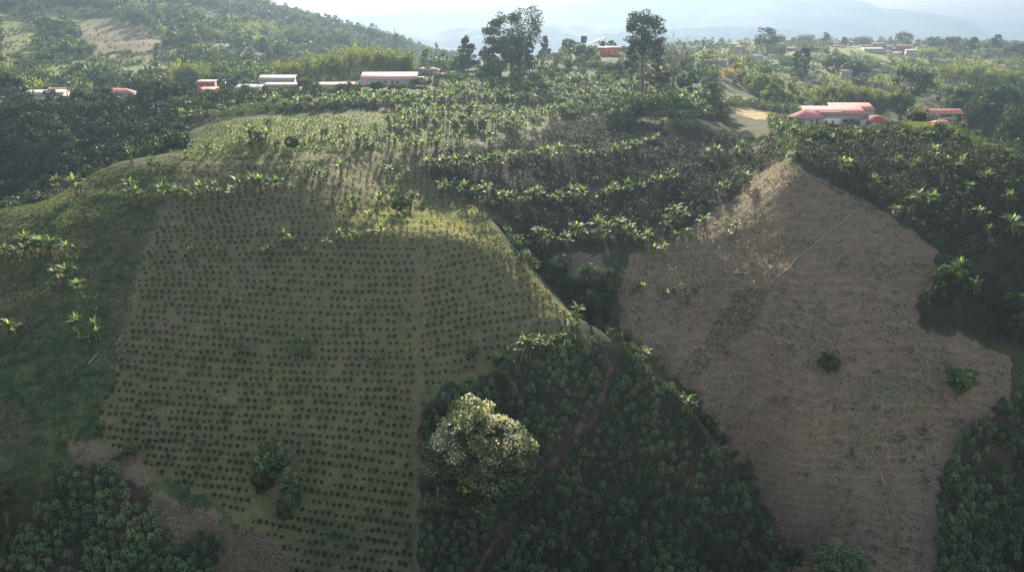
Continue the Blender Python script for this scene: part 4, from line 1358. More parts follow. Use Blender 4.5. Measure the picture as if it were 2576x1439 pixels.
BT = dict(dark=(M_BARK, M_LEAF['dark']), mid=(M_BARK, M_LEAF['mid']), pale=(M_PALE_BARK, M_LEAF['pale']), bamboo=(M_STEM, M_LEAF['bamboo']), yellow=(M_BARK, M_LEAF['yellow']),
          shade=(M_PALE_BARK, M_LEAF['shade']), coffee=(M_BARK, M_LEAF['coffee']), banana=(M_STEM, M_LEAF['banana']))
TREES = [
    # column, top row, distance, width, shape, leaf, name, label
    (1305, 14, 398, 108, 'round', 'dark', 'tree', 'tallest dark tree of the ridge group, with a lobed open crown'),
    (1243, 56, 402, 78, 'tiers', 'dark', 'tree', 'broad leaning tree joined to the left flank of the tallest ridge tree'),
    (1288, 88, 392, 70, 'round', 'dark', 'tree', 'low dense dark tree filling the foot of the tallest ridge tree'),
    (1332, 92, 400, 26, 'column', 'dark', 'tree', 'thin hanging tree at the right side of the tallest ridge tree'),
    (1178, 105, 418, 52, 'tiers', 'dark', 'tree', 'dark feathery tree standing alone left of the tall ridge group'),
    (1216, 118, 420, 26, 'umbrella', 'mid', 'tree', 'slender small tree with bare stem between two dark ridge trees'),
    (1163, 140, 415, 34, 'tiers', 'dark', 'tree', 'short dark tree at the left end of the ridge group'),
    (1245, 152, 385, 66, 'round', 'bamboo', 'shrub', 'round yellow-green shrub in front of the tallest ridge trees'),
    (1616, 30, 345, 96, 'round', 'dark', 'tree', 'tall lone tree with high dome crown and long straight dark trunk'),
    (1584, 118, 350, 44, 'tiers', 'dark', 'tree', 'small tree leaning at the left of the lone tall tree trunk'),
    (1648, 110, 348, 40, 'tiers', 'dark', 'tree', 'thin drooping tree right behind the lone tall tree'),
    (1768, 83, 640, 10, 'column', 'dark', 'cypress', 'narrow dark columnar cypress beside the white town roofs'),
    (1928, 70, 760, 66, 'round', 'dark', 'tree', 'big dense dark tree standing right of the town on the skyline'),
    (2012, 120, 560, 46, 'column', 'dark', 'tree', 'tall rounded dark tree at the left edge of the terraced field'),
    (2288, 164, 455, 88, 'round', 'dark', 'tree', 'large dark tree alone below the far field, above the pavilion'),
    (2100, 148, 600, 60, 'round', 'dark', 'tree', 'dark tree at the right curve of the terraced field'),
    (2146, 158, 570, 70, 'round', 'dark', 'tree', 'dark spreading tree between the two small bright terraces'),
    (2270, 82, 1150, 40, 'round', 'dark', 'tree', 'hazy round tree breaking the skyline above the right village'),
    (2075, 86, 1080, 32, 'tiers', 'dark', 'tree', 'two-tiered hazy tree on the skyline left of the village'),
    (2025, 90, 1100, 48, 'round', 'mid', 'tree', 'broad hazy tree on the skyline right of the big dense tree'),
    (1998, 97, 1100, 28, 'round', 'mid', 'tree', 'low hazy tree just left of the broad skyline tree'),
    (2122, 98, 1090, 24, 'tiers', 'mid', 'tree', 'small hazy tree right of the two-tiered skyline tree'),
    (2165, 94, 1100, 50, 'round', 'mid', 'tree', 'wide hazy tree on the skyline over the white village houses'),
    (2345, 98, 1000, 56, 'round', 'mid', 'tree', 'hazy tree on the skyline right of the village'),
    (2392, 92, 1050, 36, 'round', 'dark', 'tree', 'rounded hazy tree on the right skyline'),
    (2440, 100, 960, 40, 'tiers', 'dark', 'tree', 'hazy layered tree near the right skyline'),
    (2500, 94, 980, 44, 'tiers', 'dark', 'tree', 'tall hazy layered tree near the right end of the skyline'),
    (2552, 108, 900, 60, 'umbrella', 'dark', 'tree', 'flat-topped hazy tree at the right end of the skyline'),
    (1371, 98, 520, 36, 'cone', 'mid', 'tree', 'pointed hazy tree right of the tallest ridge tree'),
    (1428, 96, 560, 30, 'round', 'mid', 'tree', 'taller of two small hazy trees behind the ridge'),
    (1450, 100, 560, 18, 'round', 'mid', 'tree', 'smaller of two small hazy trees behind the ridge'),
    (1512, 105, 520, 26, 'round', 'mid', 'tree', 'small hazy tree below the white slanting sheet'),
    (1538, 103, 520, 28, 'round', 'mid', 'tree', 'small hazy tree behind the orange-red house'),
    (1462, 116, 450, 60, 'round', 'mid', 'tree', 'brownish round-topped tree behind the grove, under the dark tank'),
    (720, 8, 1080, 14, 'column', 'dark', 'tree', 'lone tall tree standing on the left hill skyline'),
    (783, 45, 1050, 16, 'round', 'dark', 'tree', 'small lone tree lower down the left hill skyline'),
    (1100, 108, 1000, 16, 'column', 'mid', 'tree', 'slim hazy tree on the small bluish hill'),
    (30, 182, 350, 62, 'umbrella', 'dark', 'tree', 'wide dark tree at the far left end of the ridge'),
    (66, 205, 345, 14, 'cone', 'dark', 'tree', 'slim dark conical tree left of the white farm shed'),
    (200, 232, 322, 44, 'round', 'dark', 'tree', 'dark rounded tree right of the white farm shed'),
    (232, 236, 320, 36, 'round', 'dark', 'tree', 'dark tree left of the small red roof'),
    (276, 226, 318, 44, 'tiers', 'dark', 'tree', 'rusty dark tree in front of the small red roof'),
    (322, 245, 315, 46, 'round', 'mid', 'tree', 'greener tree below the right end of the small red roof'),
    (358, 228, 318, 30, 'column', 'dark', 'tree', 'narrow dark tree right of the small red roof'),
    (395, 202, 322, 60, 'round', 'dark', 'tree', 'large dark tree between the small red roof and the bamboo'),
    (440, 206, 318, 66, 'round', 'dark', 'tree', 'large shadowy tree below the yellowish ridge bamboo'),
    (548, 226, 312, 74, 'round', 'dark', 'tree', 'spreading dark tree hiding the red lean-to roof'),
    (602, 236, 308, 52, 'round', 'dark', 'tree', 'dark bushy tree in front of the white metal roof'),
    (770, 200, 338, 34, 'round', 'mid', 'tree', 'round green palm-like tree between grey sheds and pink roof'),
    (1000, 232, 300, 104, 'umbrella', 'mid', 'shrub', 'wide round olive shrub below the big red roof'),
    (912, 238, 312, 50, 'round', 'dark', 'tree', 'dark tree below the right end of the pink roof'),
    (950, 208, 330, 40, 'round', 'dark', 'tree', 'dark tree in front of the big red roof, nearer its left end'),
    (1000, 215, 325, 44, 'round', 'dark', 'tree', 'dark tree in front of the middle of the big red roof'),
    (1062, 198, 345, 46, 'round', 'dark', 'tree', 'dark tree covering the right end of the big red roof'),
    (1112, 190, 360, 52, 'round', 'dark', 'tree', 'dark rounded tree right of the small ridge roof'),
    (1142, 184, 370, 50, 'round', 'mid', 'tree', 'bushy tree between the small ridge roof and the ridge trees'),
    (1545, 165, 400, 60, 'round', 'dark', 'tree', 'dark tree left of the tall lone trunk'),
    (1500, 160, 415, 80, 'round', 'mid', 'tree', 'leafy tree in the hilltop grove below the orange-red house'),
    (1400, 175, 400, 60, 'round', 'pale', 'tree', 'pale flowering tree in the hilltop grove'),
    (1655, 178, 350, 50, 'round', 'dark', 'tree', 'dark shrubby tree between the tall trunk and the bare tree'),
    (1725, 182, 360, 56, 'round', 'mid', 'tree', 'olive shrubby tree right of the bare tree'),
    (1590, 248, 268, 120, 'round', 'dark', 'tree', 'wide dark tree at the upper edge of the middle slope'),
    (1560, 270, 258, 80, 'round', 'coffee', 'tree', 'grey-green leafy tree in front of the wide dark tree'),
    (1790, 215, 300, 76, 'tiers', 'coffee', 'tree', 'dark tree with layered leaves above the tan yard'),
    (1812, 176, 470, 110, 'umbrella', 'yellow', 'tree', 'orange-yellow flat-crowned tree below the town'),
    (1850, 160, 500, 40, 'round', 'yellow', 'tree', 'small orange-brown tree right below the frame building'),
    (1905, 196, 430, 44, 'column', 'bamboo', 'tree', 'clipped yellow-green tree, left one of the hedge above the yard'),
    (1940, 215, 405, 52, 'column', 'bamboo', 'tree', 'clipped yellow-green tree in the middle of the hedge'),
    (1980, 212, 405, 44, 'column', 'bamboo', 'tree', 'clipped yellow-green tree at the right end of the hedge'),
    (2260, 232, 400, 60, 'round', 'mid', 'tree', 'mid green tree behind the red gazebo'),
    (2300, 278, 268, 52, 'umbrella', 'dark', 'tree', 'dark tree left of the red-roofed pavilion'),
    (2400, 218, 400, 70, 'round', 'dark', 'tree', 'dark forest tree behind the red-roofed pavilion'),
    (2450, 205, 430, 84, 'round', 'dark', 'tree', 'dark forest tree right of the pavilion'),
    (2510, 215, 420, 80, 'round', 'dark', 'tree', 'dark forest tree near the right frame edge'),
    (2560, 205, 440, 80, 'round', 'dark', 'tree', 'dark forest tree at the right frame edge'),
    (2450, 250, 350, 80, 'round', 'dark', 'tree', 'low dark ravine tree right of the kiosk'),
    (2540, 262, 350, 90, 'round', 'dark', 'tree', 'low dark ravine tree at the right frame edge'),
    (735, 342, -381, 34, 'round', 'mid', 'shrub', 'dark brownish shrub on the footpath above the seedling rows'),
    (1010, 488, -540, 52, 'round', 'mid', 'tree', 'small round green tree on the sunlit brow'),
    (1188, 872, -908, 36, 'round', 'pale', 'shrub', 'small pale shrub near the right end of the lower field'),
    (688, 1108, -1215, 112, 'round', 'coffee', 'tree', 'upper dark leafy tree of the pair in the front field'),
    (735, 1172, -1275, 84, 'cone', 'coffee', 'tree', 'lower conical leafy tree of the pair in the front field'),
    (660, 1180, -1250, 60, 'round', 'dark', 'tree', 'dark low shrubby tree left of the field pair'),
    (715, 1270, -1320, 40, 'round', 'mid', 'shrub', 'low shrub below the pair of field trees'),
    (2085, 892, -940, 60, 'round', 'mid', 'shrub', 'round shrub with a yellow tip on the brown clearing'),
    (2405, 922, -1005, 78, 'round', 'coffee', 'tree', 'dense round bright green tree on the brown clearing'),
    (2385, 668, -735, 90, 'umbrella', 'mid', 'tree', 'bright leafy tree right of the clearing edge'),
    (2550, 735, -800, 70, 'round', 'mid', 'tree', 'light green tree at the right edge among dark bushes'),
    (2555, 790, -860, 70, 'round', 'mid', 'tree', 'green tree below another at the right edge'),
    (20, 1210, -1330, 90, 'round', 'mid', 'tree', 'green leafy tree at the lower left corner'),
    (2100, 1376, -1480, 150, 'round', 'coffee', 'tree', 'dark wide tree at the foot of the clearing'),
    (1990, 1372, -1440, 70, 'round', 'mid', 'tree', 'greener tree beside the dark wide tree at the bottom of the gully'),
    (1480, 668, -722, 80, 'round', 'coffee', 'shrub', 'grey-green shrub in the gully below the bare soil'),
    (1500, 735, -800, 86, 'round', 'dark', 'shrub', 'dark dense shrub in the gully beside the clearing'),
    (1405, 640, -690, 60, 'round', 'coffee', 'shrub', 'dark shrub at the left of the bare soil in the gully'),
    (1532, 690, -745, 44, 'column', 'dark', 'shrub', 'tall dark shrub between the bare soil and the clearing'),
]
for i, (px, top, Y, wd, shape, mat, name, label) in enumerate(TREES):
    r = np.random.default_rng(1000 + i)
    if Y < 0:                                # measured at its foot
        loc = tuple(hit(px, -Y)[0])
        Y = loc[1]
    else:
        loc = spot(px, Y)
    H = max(size_at(px, top, Y, loc), .8)
    R = metres(wd, Y) / 2 * .92
    frac = {'round': .78, 'tiers': .72, 'umbrella': .5, 'cone': .92, 'column': .95}[shape]
    if i == 8:
        frac = .52
    ch = min(H * frac, max(2.6 * R, H * .5)) if shape in ('round', 'tiers') else H * frac
    near_ = Y < 200
    mid_ = Y < 450
    nc, per = (60, 60) if near_ else (56, 52) if mid_ else (26, 26)
    nc = int(nc * min(2.2, max(.6, R * ch / (12 if near_ else 40))))
    leaf = .38 if near_ else .9 if mid_ else 1.8
    leaf = min(leaf, R * .45)
    parts = tree_parts(r, H, R, ch, shape, max(8, nc), per, leaf, .13 if shape in ('tiers', 'round') else .12, .022, 9, .45)
    if shape == 'umbrella':
        pass
    tree(name, label, {'shrub': 'shrub', 'cypress': 'cypress'}.get(name, 'tree'), loc, parts, BT[mat], r.uniform(0, 6.28))

# the big shade tree in the foreground
r = np.random.default_rng(77)
loc = tuple(hit(1214, 1295)[0])
H = size_at(1155, 1035, loc[1], loc)
R = metres(296, loc[1]) / 2
parts = tree_parts(r, H, R, H * .96, 'round', 380, 100, .46, .085, .02, 26, .35, yellow=.012)
st = tree('shade_tree', 'big round shade tree with glossy pale and few orange leaves beside the earth track', 'tree', loc, parts, BT['shade'])
M = Mesh()  # pale leaf sprays over the upper outer crown
V0 = parts[1].data()[0].reshape(-1, 4, 3).mean(1)
ctr = V0.mean(0)
nrm = (V0 - ctr) / (R, R, H * .42)
w_ = np.where((np.linalg.norm(nrm, axis=1) > .72) & (nrm[:, 2] > .42 - .25 * (nrm[:, 1] > 0)))[0]
w_ = w_[fbm(V0[w_, 0] / 2.2 + 50, V0[w_, 2] / 2.2 + 9, 7, 2) > .36]
w_ = r.choice(w_, min(len(w_), 4600), replace=False)
leaves(M, V0[w_] + nrm[w_] * .25, .40, r.uniform(0, 1, len(w_)), r, .5, .6)
put('crown_sprays', M.mesh('pale_sprays', leaf_mat('pale_spray', (.40, .37, .30), (.66, .62, .54), transl=.3)), parent=st)['label'] = 'whitish sprays over the top of the crown'

# bare trees
loc = spot(1690, 335)
parts = bare_parts(np.random.default_rng(5), size_at(1690, 78, 335, loc), metres(78, 335) / 2, .02, .48, 4)
tree('bare_tree', 'leafless pale tree with a fan of fine twigs right of the lone tall tree', 'tree', loc, parts, (M_BARK, M_PALE_BARK))
loc = spot(1000, 430)
t = thing('dead_tree', 'thin dead tree trunk standing above the ridge bamboo', 'tree', loc)
M = Mesh()
hh = size_at(1000, 68, 430, loc)
tube(M, [(0, 0, -1), (.3, 0, hh * .5), (-.1, 0, hh)], [.45, .3, .08], 6)
tube(M, [(.1, 0, hh * .75), (.9, 0, hh * .9)], [.12, .04], 4)
tube(M, [(0, 0, hh * .82), (-.7, 0, hh * .97)], [.1, .04], 4)
put('trunk', M.mesh('dead_trunk', M_BARK, True), parent=t)

# bamboo clumps
BAMB = [(728, 142, 392, 58, 'at the left end of the ridge bamboo thicket'), (762, 124, 398, 64, 'second from the left in the ridge bamboo thicket'), (798, 116, 402, 66, 'third from the left in the ridge bamboo thicket'),
        (835, 124, 398, 64, 'left of the middle of the ridge bamboo thicket'), (868, 108, 404, 66, 'rising at the middle of the ridge bamboo thicket'), (905, 96, 406, 68, 'tallest and yellowest of the ridge bamboo thicket'),
        (942, 106, 402, 66, 'right of the tallest in the ridge bamboo thicket'), (978, 112, 400, 66, 'third from the right end of the ridge bamboo thicket'), (1008, 120, 396, 58, 'next to the right end of the ridge bamboo thicket'), (1022, 134, 392, 50, 'at the right end of the ridge bamboo thicket'),
        (470, 146, 440, 70, 'left one of the olive pair behind the left ridge trees'), (505, 150, 440, 60, 'right one of the olive pair behind the left ridge trees'),
        (1895, 178, 455, 60, 'first from the left in the sunny valley bamboo'), (1935, 184, 450, 60, 'second from the left in the sunny valley bamboo'), (2065, 205, 420, 56, 'third from the left in the sunny valley bamboo'),
        (2105, 208, 415, 60, 'fourth from the left in the sunny valley bamboo'), (2145, 206, 415, 58, 'fifth from the left in the sunny valley bamboo'), (2185, 212, 410, 56, 'sixth from the left in the sunny valley bamboo'), (2225, 218, 405, 54, 'seventh from the left in the sunny valley bamboo'),
        (2388, 152, 560, 60, 'first from the left in the feathery bamboo at the right edge'), (2420, 146, 570, 60, 'second from the left in the feathery bamboo at the right edge'), (2462, 156, 560, 62, 'third from the left in the feathery bamboo at the right edge'),
        (2505, 160, 555, 62, 'fourth from the left in the feathery bamboo at the right edge'), (2550, 164, 550, 64, 'last on the right in the feathery bamboo at the right edge')]
for i, (px, top, Y, wd, lab) in enumerate(BAMB):
    r = np.random.default_rng(2000 + i)
    loc = spot(px, Y)
    H = max(size_at(px, top, Y, loc), 5)
    parts = bamboo_parts(r, H, metres(wd, Y) / 2, 28, 1.0 if Y < 450 else 1.3, 75)
    tree('bamboo_clump', 'bamboo clump ' + lab, 'bamboo', loc, parts, BT['bamboo'], 0, 1, 'bamboo clumps')

# palms
for px, top, Y, lab in ((690, 222, 322, 'small palm in front of the grey sheds'), (2285, 268, 300, 'palm standing behind the red gazebo')):
    loc = spot(px, Y)
    parts = palm_parts(np.random.default_rng(int(px)), max(2.5, size_at(px, top, Y, loc) - 1), 3.4)
    tree('palm_tree', lab, 'palm', loc, parts, BT['banana'])
loc = (*hit(1991, 404)[0],)
M = bush_mesh(np.random.default_rng(9), 160, 2.2, 1.5, .34, .3)
tag(put('flowering_shrub', M.mesh('flowering_shrub', M_LEAF['flower']), loc), 'white-flowering shrub at the very top of the brown clearing', 'shrub')


# ------------------------------------------------------------------ buildings
M_RED = plain_mat('red_sheet_roof', (.46, .20, .205), .85, .1, .18, .7, 5)
M_PINK = plain_mat('faded_red_roof', (.47, .26, .245), .85, .1, .15, .7, 5)
M_DRED = plain_mat('dark_red_tile', (.24, .05, .05), .7, .3, .2, 2)
M_GREY = plain_mat('grey_sheet_roof', (.30, .28, .27), .85, .1, .25, .8, 5)
M_WHITE = plain_mat('white_wash', (.36, .33, .30), .9, .2, .3, 1.2)
M_WROOF = plain_mat('white_sheet', (.38, .36, .35), .85, .1, .15, .8, 5)
M_BRICK = plain_mat('brick', (.30, .15, .10), .9, .2, .25, 2.5)
M_ORANGE = plain_mat('orange_wall', (.55, .17, .08), .8, .2, .15, 1.5)
M_PLASTER = plain_mat('grey_plaster', (.36, .33, .30), .9, .2, .2, 1.5)
M_STONE = plain_mat('mottled_wall', (.30, .27, .24), .9, .2, .5, 2.2)
M_TEAL = plain_mat('green_netting', (.04, .28, .22), .8, .2, .2, 3)
M_BLUE = plain_mat('blue_tarp', (.08, .12, .42), .6, .3, .15, 2)
M_GLASS = plain_mat('dark_window', (.02, .022, .028), .15, .6, .2, 2)
M_FRAME = plain_mat('window_frame', (.30, .26, .23), .7, .3, .15, 3)
M_DOOR = plain_mat('door_red', (.28, .05, .06), .6, .4, .2, 3)
M_POST = plain_mat('timber', (.16, .11, .08), .9, .2, .3, 5)
M_YELLOW = plain_mat('yellow_paint', (.62, .52, .06), .7, .3, .15, 2)


def window(parent, x, z, w, h, y):
    M = Mesh()
    t = .09
    for a in ((x - w / 2, x - w / 2 + t, z, z + h), (x + w / 2 - t, x + w / 2, z, z + h), (x - w / 2 + t, x + w / 2 - t, z, z + t), (x - w / 2 + t, x + w / 2 - t, z + h - t, z + h), (x - .03, x + .03, z + t, z + h - t)):
        box(M, a[0], a[1], y - .07, y - .004, a[2], a[3])
    f = put('window', M.mesh('window_frame', M_FRAME), parent=parent)
    M = Mesh()
    box(M, x - w / 2 + t, x + w / 2 - t, y - .03, y - .006, z + t, z + h - t)
    put('pane', M.mesh('window_pane', M_GLASS), parent=f)


def door(parent, x, w, h, y, mat=None):
    M = Mesh()
    box(M, x - w / 2, x + w / 2, y - .06, y - .004, 0, h)
    put('door', M.mesh('door', mat or M_DOOR), parent=parent)


def roof_mesh(kind_, L, D, h, rise, over=.5, th=.12):
    """sheet roof with thickness: shed (high at the back), gable (ridge along x), hip"""
    M = Mesh()
    x0, x1, y0, y1 = -L / 2 - over, L / 2 + over, -D / 2 - over, D / 2 + over
    if kind_ == 'shed':
        T = [(x0, y0, h), (x1, y0, h), (x1, y1, h + rise), (x0, y1, h + rise)]
        F = [(0, 1, 2, 3)]
    elif kind_ == 'gable':
        T = [(x0, y0, h), (x1, y0, h), (x1, 0, h + rise), (x0, 0, h + rise), (x1, y1, h), (x0, y1, h)]
        F = [(0, 1, 2, 3), (3, 2, 4, 5)]
    else:
        i = min(D / 2, L / 2 - .3)
        T = [(x0, y0, h), (x1, y0, h), (x1, y1, h), (x0, y1, h), (x0 + i, 0, h + rise), (x1 - i, 0, h + rise)]
        F = [(0, 1, 5, 4), (2, 3, 4, 5), (1, 2, 5, 5), (3, 0, 4, 4)]
    T = np.array(T, float)
    n = len(T)
    V = np.r_[T + (0, 0, th), T]
    Q, Tr = [], []
    E = {}
    for f in F:
        g = []
        for a in f:
            if a not in g:
                g.append(a)
        (Q if len(g) == 4 else Tr).append(tuple(g))
        (Q if len(g) == 4 else Tr).append(tuple(a + n for a in g[::-1]))
        for a, b in zip(g, g[1:] + g[:1]):
            E[(a, b)] = E.get((a, b), 0) + 1
    for (a, b) in E:
        if (b, a) not in E:
            Q.append((b, a, a + n, b + n))
    M.add(V, Q, Tr)
    return M


def house(name, label, px, Y, L, D, h, rk, rise, rmat, wmat, yaw=0, wins=(), doors=(), cat='house', base=None, sink=2.5, lift=9, over=.5, open_=False, group=None):
    loc = spot(px, Y)
    if base is not None:
        u, e = slope_of(px, base)
        gz = float(ground(float(u) * Y, Y))
        loc = (float(u) * Y, Y, min(max(float(e) * Y, gz - .3), gz + lift))
        sink = max(loc[2] - gz, 0) + 1.5
    t = thing(name, label, cat, loc, math.radians(yaw), 1, group)
    M = Mesh()
    if open_:
        for x in np.linspace(-L / 2 + .2, L / 2 - .2, max(2, int(L / 3))):
            for y in (-D / 2 + .2, D / 2 - .2):
                q = Mesh()
                box(q, x - .1, x + .1, y - .1, y + .1, -sink, h + (rise * (y + D / 2) / D if rk == 'shed' else 0))
                put('post', q.mesh('post', M_POST), parent=t)
    else:
        box(M, -L / 2, L / 2, -D / 2, D / 2, -sink, h - .02)
        if rk == 'gable':
            for sx in (-1, 1):
                M.add([(sx * L / 2, -D / 2, h - .02), (sx * L / 2, D / 2, h - .02), (sx * L / 2, 0, h + rise * D / (D + 2 * over) - .02)], None, [(0, 1, 2)])
        if rk == 'shed':
            hb = h + rise * (D + over) / (D + 2 * over) - .03
            hf = h + rise * over / (D + 2 * over) - .03
            M.add([(-L / 2, -D / 2, h - .02), (L / 2, -D / 2, h - .02), (L / 2, D / 2, h - .02), (-L / 2, D / 2, h - .02), (-L / 2, -D / 2, hf), (L / 2, -D / 2, hf), (L / 2, D / 2, hb), (-L / 2, D / 2, hb)],
                  [(0, 1, 5, 4), (2, 3, 7, 6), (1, 2, 6, 5), (3, 0, 4, 7)])
        put('wall', M.mesh(name + '_wall', wmat), parent=t)
    put('roof', roof_mesh(rk, L, D, h, rise, over).mesh(name + '_roof', rmat), parent=t)
    for w in wins:
        window(t, w[0] * L / 2, w[1], w[2], w[3], -D / 2)
    for d in doors:
        door(t, d[0] * L / 2, d[1], d[2], -D / 2, d[3] if len(d) > 3 else None)
    return t


def extra(t, name, mat, boxes, label=None):
    M = Mesh()
    for b in boxes:
        box(M, *b)
    o = put(name, M.mesh(name, mat), parent=t)
    if label:
        o['label'] = label
    return o


# the farmsteads on the ridge
h1 = house('farm_shed', 'large farm shed under the biggest rose-red roof on the ridge', 980, 352, 25, 9.5, 2.3, 'shed', 2.9, M_PINK, M_WHITE, 2, [(-.1, .8, 1.4, 1), (.35, .8, 1.4, 1)], [(.15, 1.2, 2.0)], 'shed', 213)
extra(h1, 'netting', M_TEAL, [(-13.6, -12.6, -4.6, -1, -1.5, 1.7)], 'teal green shade netting')
extra(h1, 'lean_to', M_WROOF, [(13.1, 16.4, -2.5, 3.5, 3.2, 3.3)], 'white metal sheet beside the roof')
extra(h1, 'wall_panel', M_BRICK, [(-8, 6, -6.6, -6.4, -2.2, .6)])
h2 = house('farm_house', 'small house with flat rose-red roof right of the large farm shed', 1077, 398, 10.5, 6, 2.4, 'hip', 1.3, M_PINK, M_WHITE, -4, [(-.4, .9, 1.2, 1), (.4, .9, 1.2, 1)], [(0, 1, 2)], 'house', 189, 3, 9, .9)
extra(h2, 'netting', M_TEAL, [(-5.4, -2.2, -4.4, -4.3, -.6, 1.2)])
h3 = house('farm_shed', 'long low shed under a faded pink roof left of the large farm shed', 838, 340, 18.5, 5, 1.9, 'shed', 1.5, M_PINK, M_YELLOW, 3, [], [(.2, 1, 1.8)], 'shed', 236)
extra(h3, 'roof_sheet', M_WROOF, [(-11.6, -7.2, -3.2, 2.6, 2.05, 2.2)])
h4 = house('tin_shed', 'grey tin-roofed barn behind the others left of the ridge bamboo', 700, 356, 16, 6, 4.2, 'shed', 2.2, M_GREY, M_PLASTER, 4, [(.2, 1.2, 1.3, 1), (.6, 1.2, 1.3, 1)], [], 'barn', 226)
h5 = house('tin_shed', 'rust-stained grey shed with a lower roof beside the blue tarp', 712, 338, 15, 5.5, 3.0, 'shed', 1.2, M_GREY, M_BRICK, 2, [(-.3, 1, 1.2, .9)], [(.5, 1, 2)], 'shed', 234)
extra(h5, 'tarp', M_BLUE, [(-8.6, -6.2, -3.35, -3.1, .6, 2.9)], 'blue tarpaulin')
h6 = house('stilt_house', 'grey stilted house with white metal roof and two dark windows', 628, 324, 10, 6, 3.8, 'shed', 1.4, M_WROOF, M_PLASTER, -5, [(-.35, 1.7, 1.9, 1.2), (.25, 1.7, 1.9, 1.2)], [(.75, 1, 2)], 'house', 246, 3.5)
h7 = house('brick_house', 'brick house with pale pink roof peeping over the left ridge trees', 522, 352, 7.5, 5, 3.6, 'shed', .9, M_PINK, M_BRICK, 3, [(-.4, 1.6, 1.1, 1), (.4, 1.6, 1.1, 1)], [], 'house', 228)
h8 = house('lean_to', 'lean-to with a bright red sloping roof below the brick house', 530, 334, 6.5, 5, 1.6, 'shed', 2.0, M_RED, M_BRICK, 18, [], [(0, 1, 1.5)], 'shed', 242)
h9 = house('farm_house', 'low house whose red roof is half hidden by the dark left trees', 302, 342, 13, 7, 2.2, 'hip', 2.0, M_RED, M_WHITE, -4, [(-.5, .8, 1.2, 1), (.5, .8, 1.2, 1)], [(0, 1, 2)], 'house', 247)
h10 = house('white_shed', 'long whitish shed at the far left of the ridge', 112, 345, 17, 6, 2.3, 'shed', 1.5, M_WROOF, M_WHITE, 6, [(-.5, .8, 1.2, 1)], [(-.8, 1.2, 2)], 'shed', 250)
h11 = house('small_house', 'small pale pink house behind the long whitish shed', 150, 358, 8, 5, 3.4, 'gable', 1.2, M_PINK, M_PINK, 0, [(-.4, 1.5, 1, .9), (.4, 1.5, 1, .9)], [], 'house', 247)
# water tanks, pipes and a lean-to around the ridge yards
for lab, A in (('small black water tank behind the faded pink shed', (792, 226, 344)), ('small black water tank on posts by the brick house', (566, 216, 350))):
    t = thing('water_tank', lab, 'water tank', point(*A))
    M = Mesh()
    tube(M, [(0, 0, 0), (0, 0, 1.3), (0, 0, 1.6)], [.8, .8, .3], 12)
    put('tank', M.mesh('small_tank', M_GLASS, True), parent=t)
    for x in (-.6, .6):
        M = Mesh()
        tube(M, [(x, 0, -3.5), (x, 0, .05)], [.07, .07], 5)
        put('leg', M.mesh('small_tank_leg', M_POST), parent=t)
# the red-roofed farm on the right
f1 = house('farm_house', 'main farm house with wide red roof and white front on the right spur', 2092, 256, 19, 7, 3.6, 'shed', 2.0, M_RED, M_STONE, -2, [(.3, .9, 1.5, 1.2), (.55, .9, 1.5, 1.2)], [(.42, 1, 2.1)], 'house', 322)
extra(f1, 'front_wall', plain_mat('white_front', (.62, .60, .57), .85, .2, .12, 1.2), [(-6.5, 1.2, -3.85, -3.62, -1.2, 2.2)], 'bright white front wall')
extra(f1, 'doors', M_DOOR, [(-4.0, -3.1, -3.92, -3.86, -.4, 1.5), (-1.8, -1.0, -3.92, -3.86, -.4, 1.5)])
extra(f1, 'roof_sheet', M_WROOF, [(-5.5, 1.8, -3.4, -1.6, 4.15, 4.3)], 'whitish translucent roof sheet')
f1b = house('farm_wing', 'farm wing with red roof stepping down at the left of the main house', 2026, 252, 8.5, 7, 2.0, 'hip', 2.6, M_RED, M_WHITE, 28, [(-.3, .7, 1.1, .9)], [(.3, .9, 1.9)], 'house', 314)
f2 = house('farm_house', 'back farm house with long red roof behind the main house', 2138, 288, 15, 7, 3.0, 'shed', 2.1, M_RED, M_WHITE, -3, [(.2, 1, 1.4, 1.1)], [(.6, 1, 2)], 'house', 296)
loc = (*point(2200, 322, 250),)
t = thing('gazebo', 'round open gazebo with dark red conical roof', 'gazebo', loc)
M = Mesh()
a = np.linspace(0, 2 * math.pi, 17)[:-1]
V = [(4.6 * math.cos(x), 4.6 * math.sin(x), 2.3) for x in a] + [(2.2 * math.cos(x), 2.2 * math.sin(x), 3.7) for x in a] + [(0, 0, 4.3)]
M.add(V, [(i, (i + 1) % 16, 16 + (i + 1) % 16, 16 + i) for i in range(16)], [(16 + i, 16 + (i + 1) % 16, 32) for i in range(16)])
put('roof', M.mesh('gazebo_roof', M_DRED), parent=t)
for x in a[::2]:
    M = Mesh()
    tube(M, [(4.1 * math.cos(x), 4.1 * math.sin(x), -2), (4.1 * math.cos(x), 4.1 * math.sin(x), 2.5)], [.11, .11], 6)
    put('post', M.mesh('gazebo_post', M_POST), parent=t)
M = Mesh()
tube(M, [(0, 0, -2.2), (0, 0, .1)], [4.5, 4.5], 20)
put('floor', M.mesh('gazebo_floor', M_PLASTER), parent=t)
loc = (*point(2172, 322, 248),)
t = thing('screen_wall', 'square white panel wall beside the red gazebo', 'wall', loc, .2)
extra(t, 'panel', M_WHITE, [(-1.5, 1.5, -.08, .08, -1.6, 2.6)])
extra(t, 'post', M_POST, [(-1.7, -1.53, -.1, .1, -1.6, 2.7)])
extra(t, 'post', M_POST, [(1.53, 1.7, -.1, .1, -1.6, 2.7)])
f4 = house('pavilion', 'open pavilion with a broad red roof at the right end of the farm', 2370, 268, 10.8, 5.5, 2.4, 'gable', 1.5, M_RED, M_WHITE, 0, [], [], 'pavilion', 303, 4, 9, .4, True)
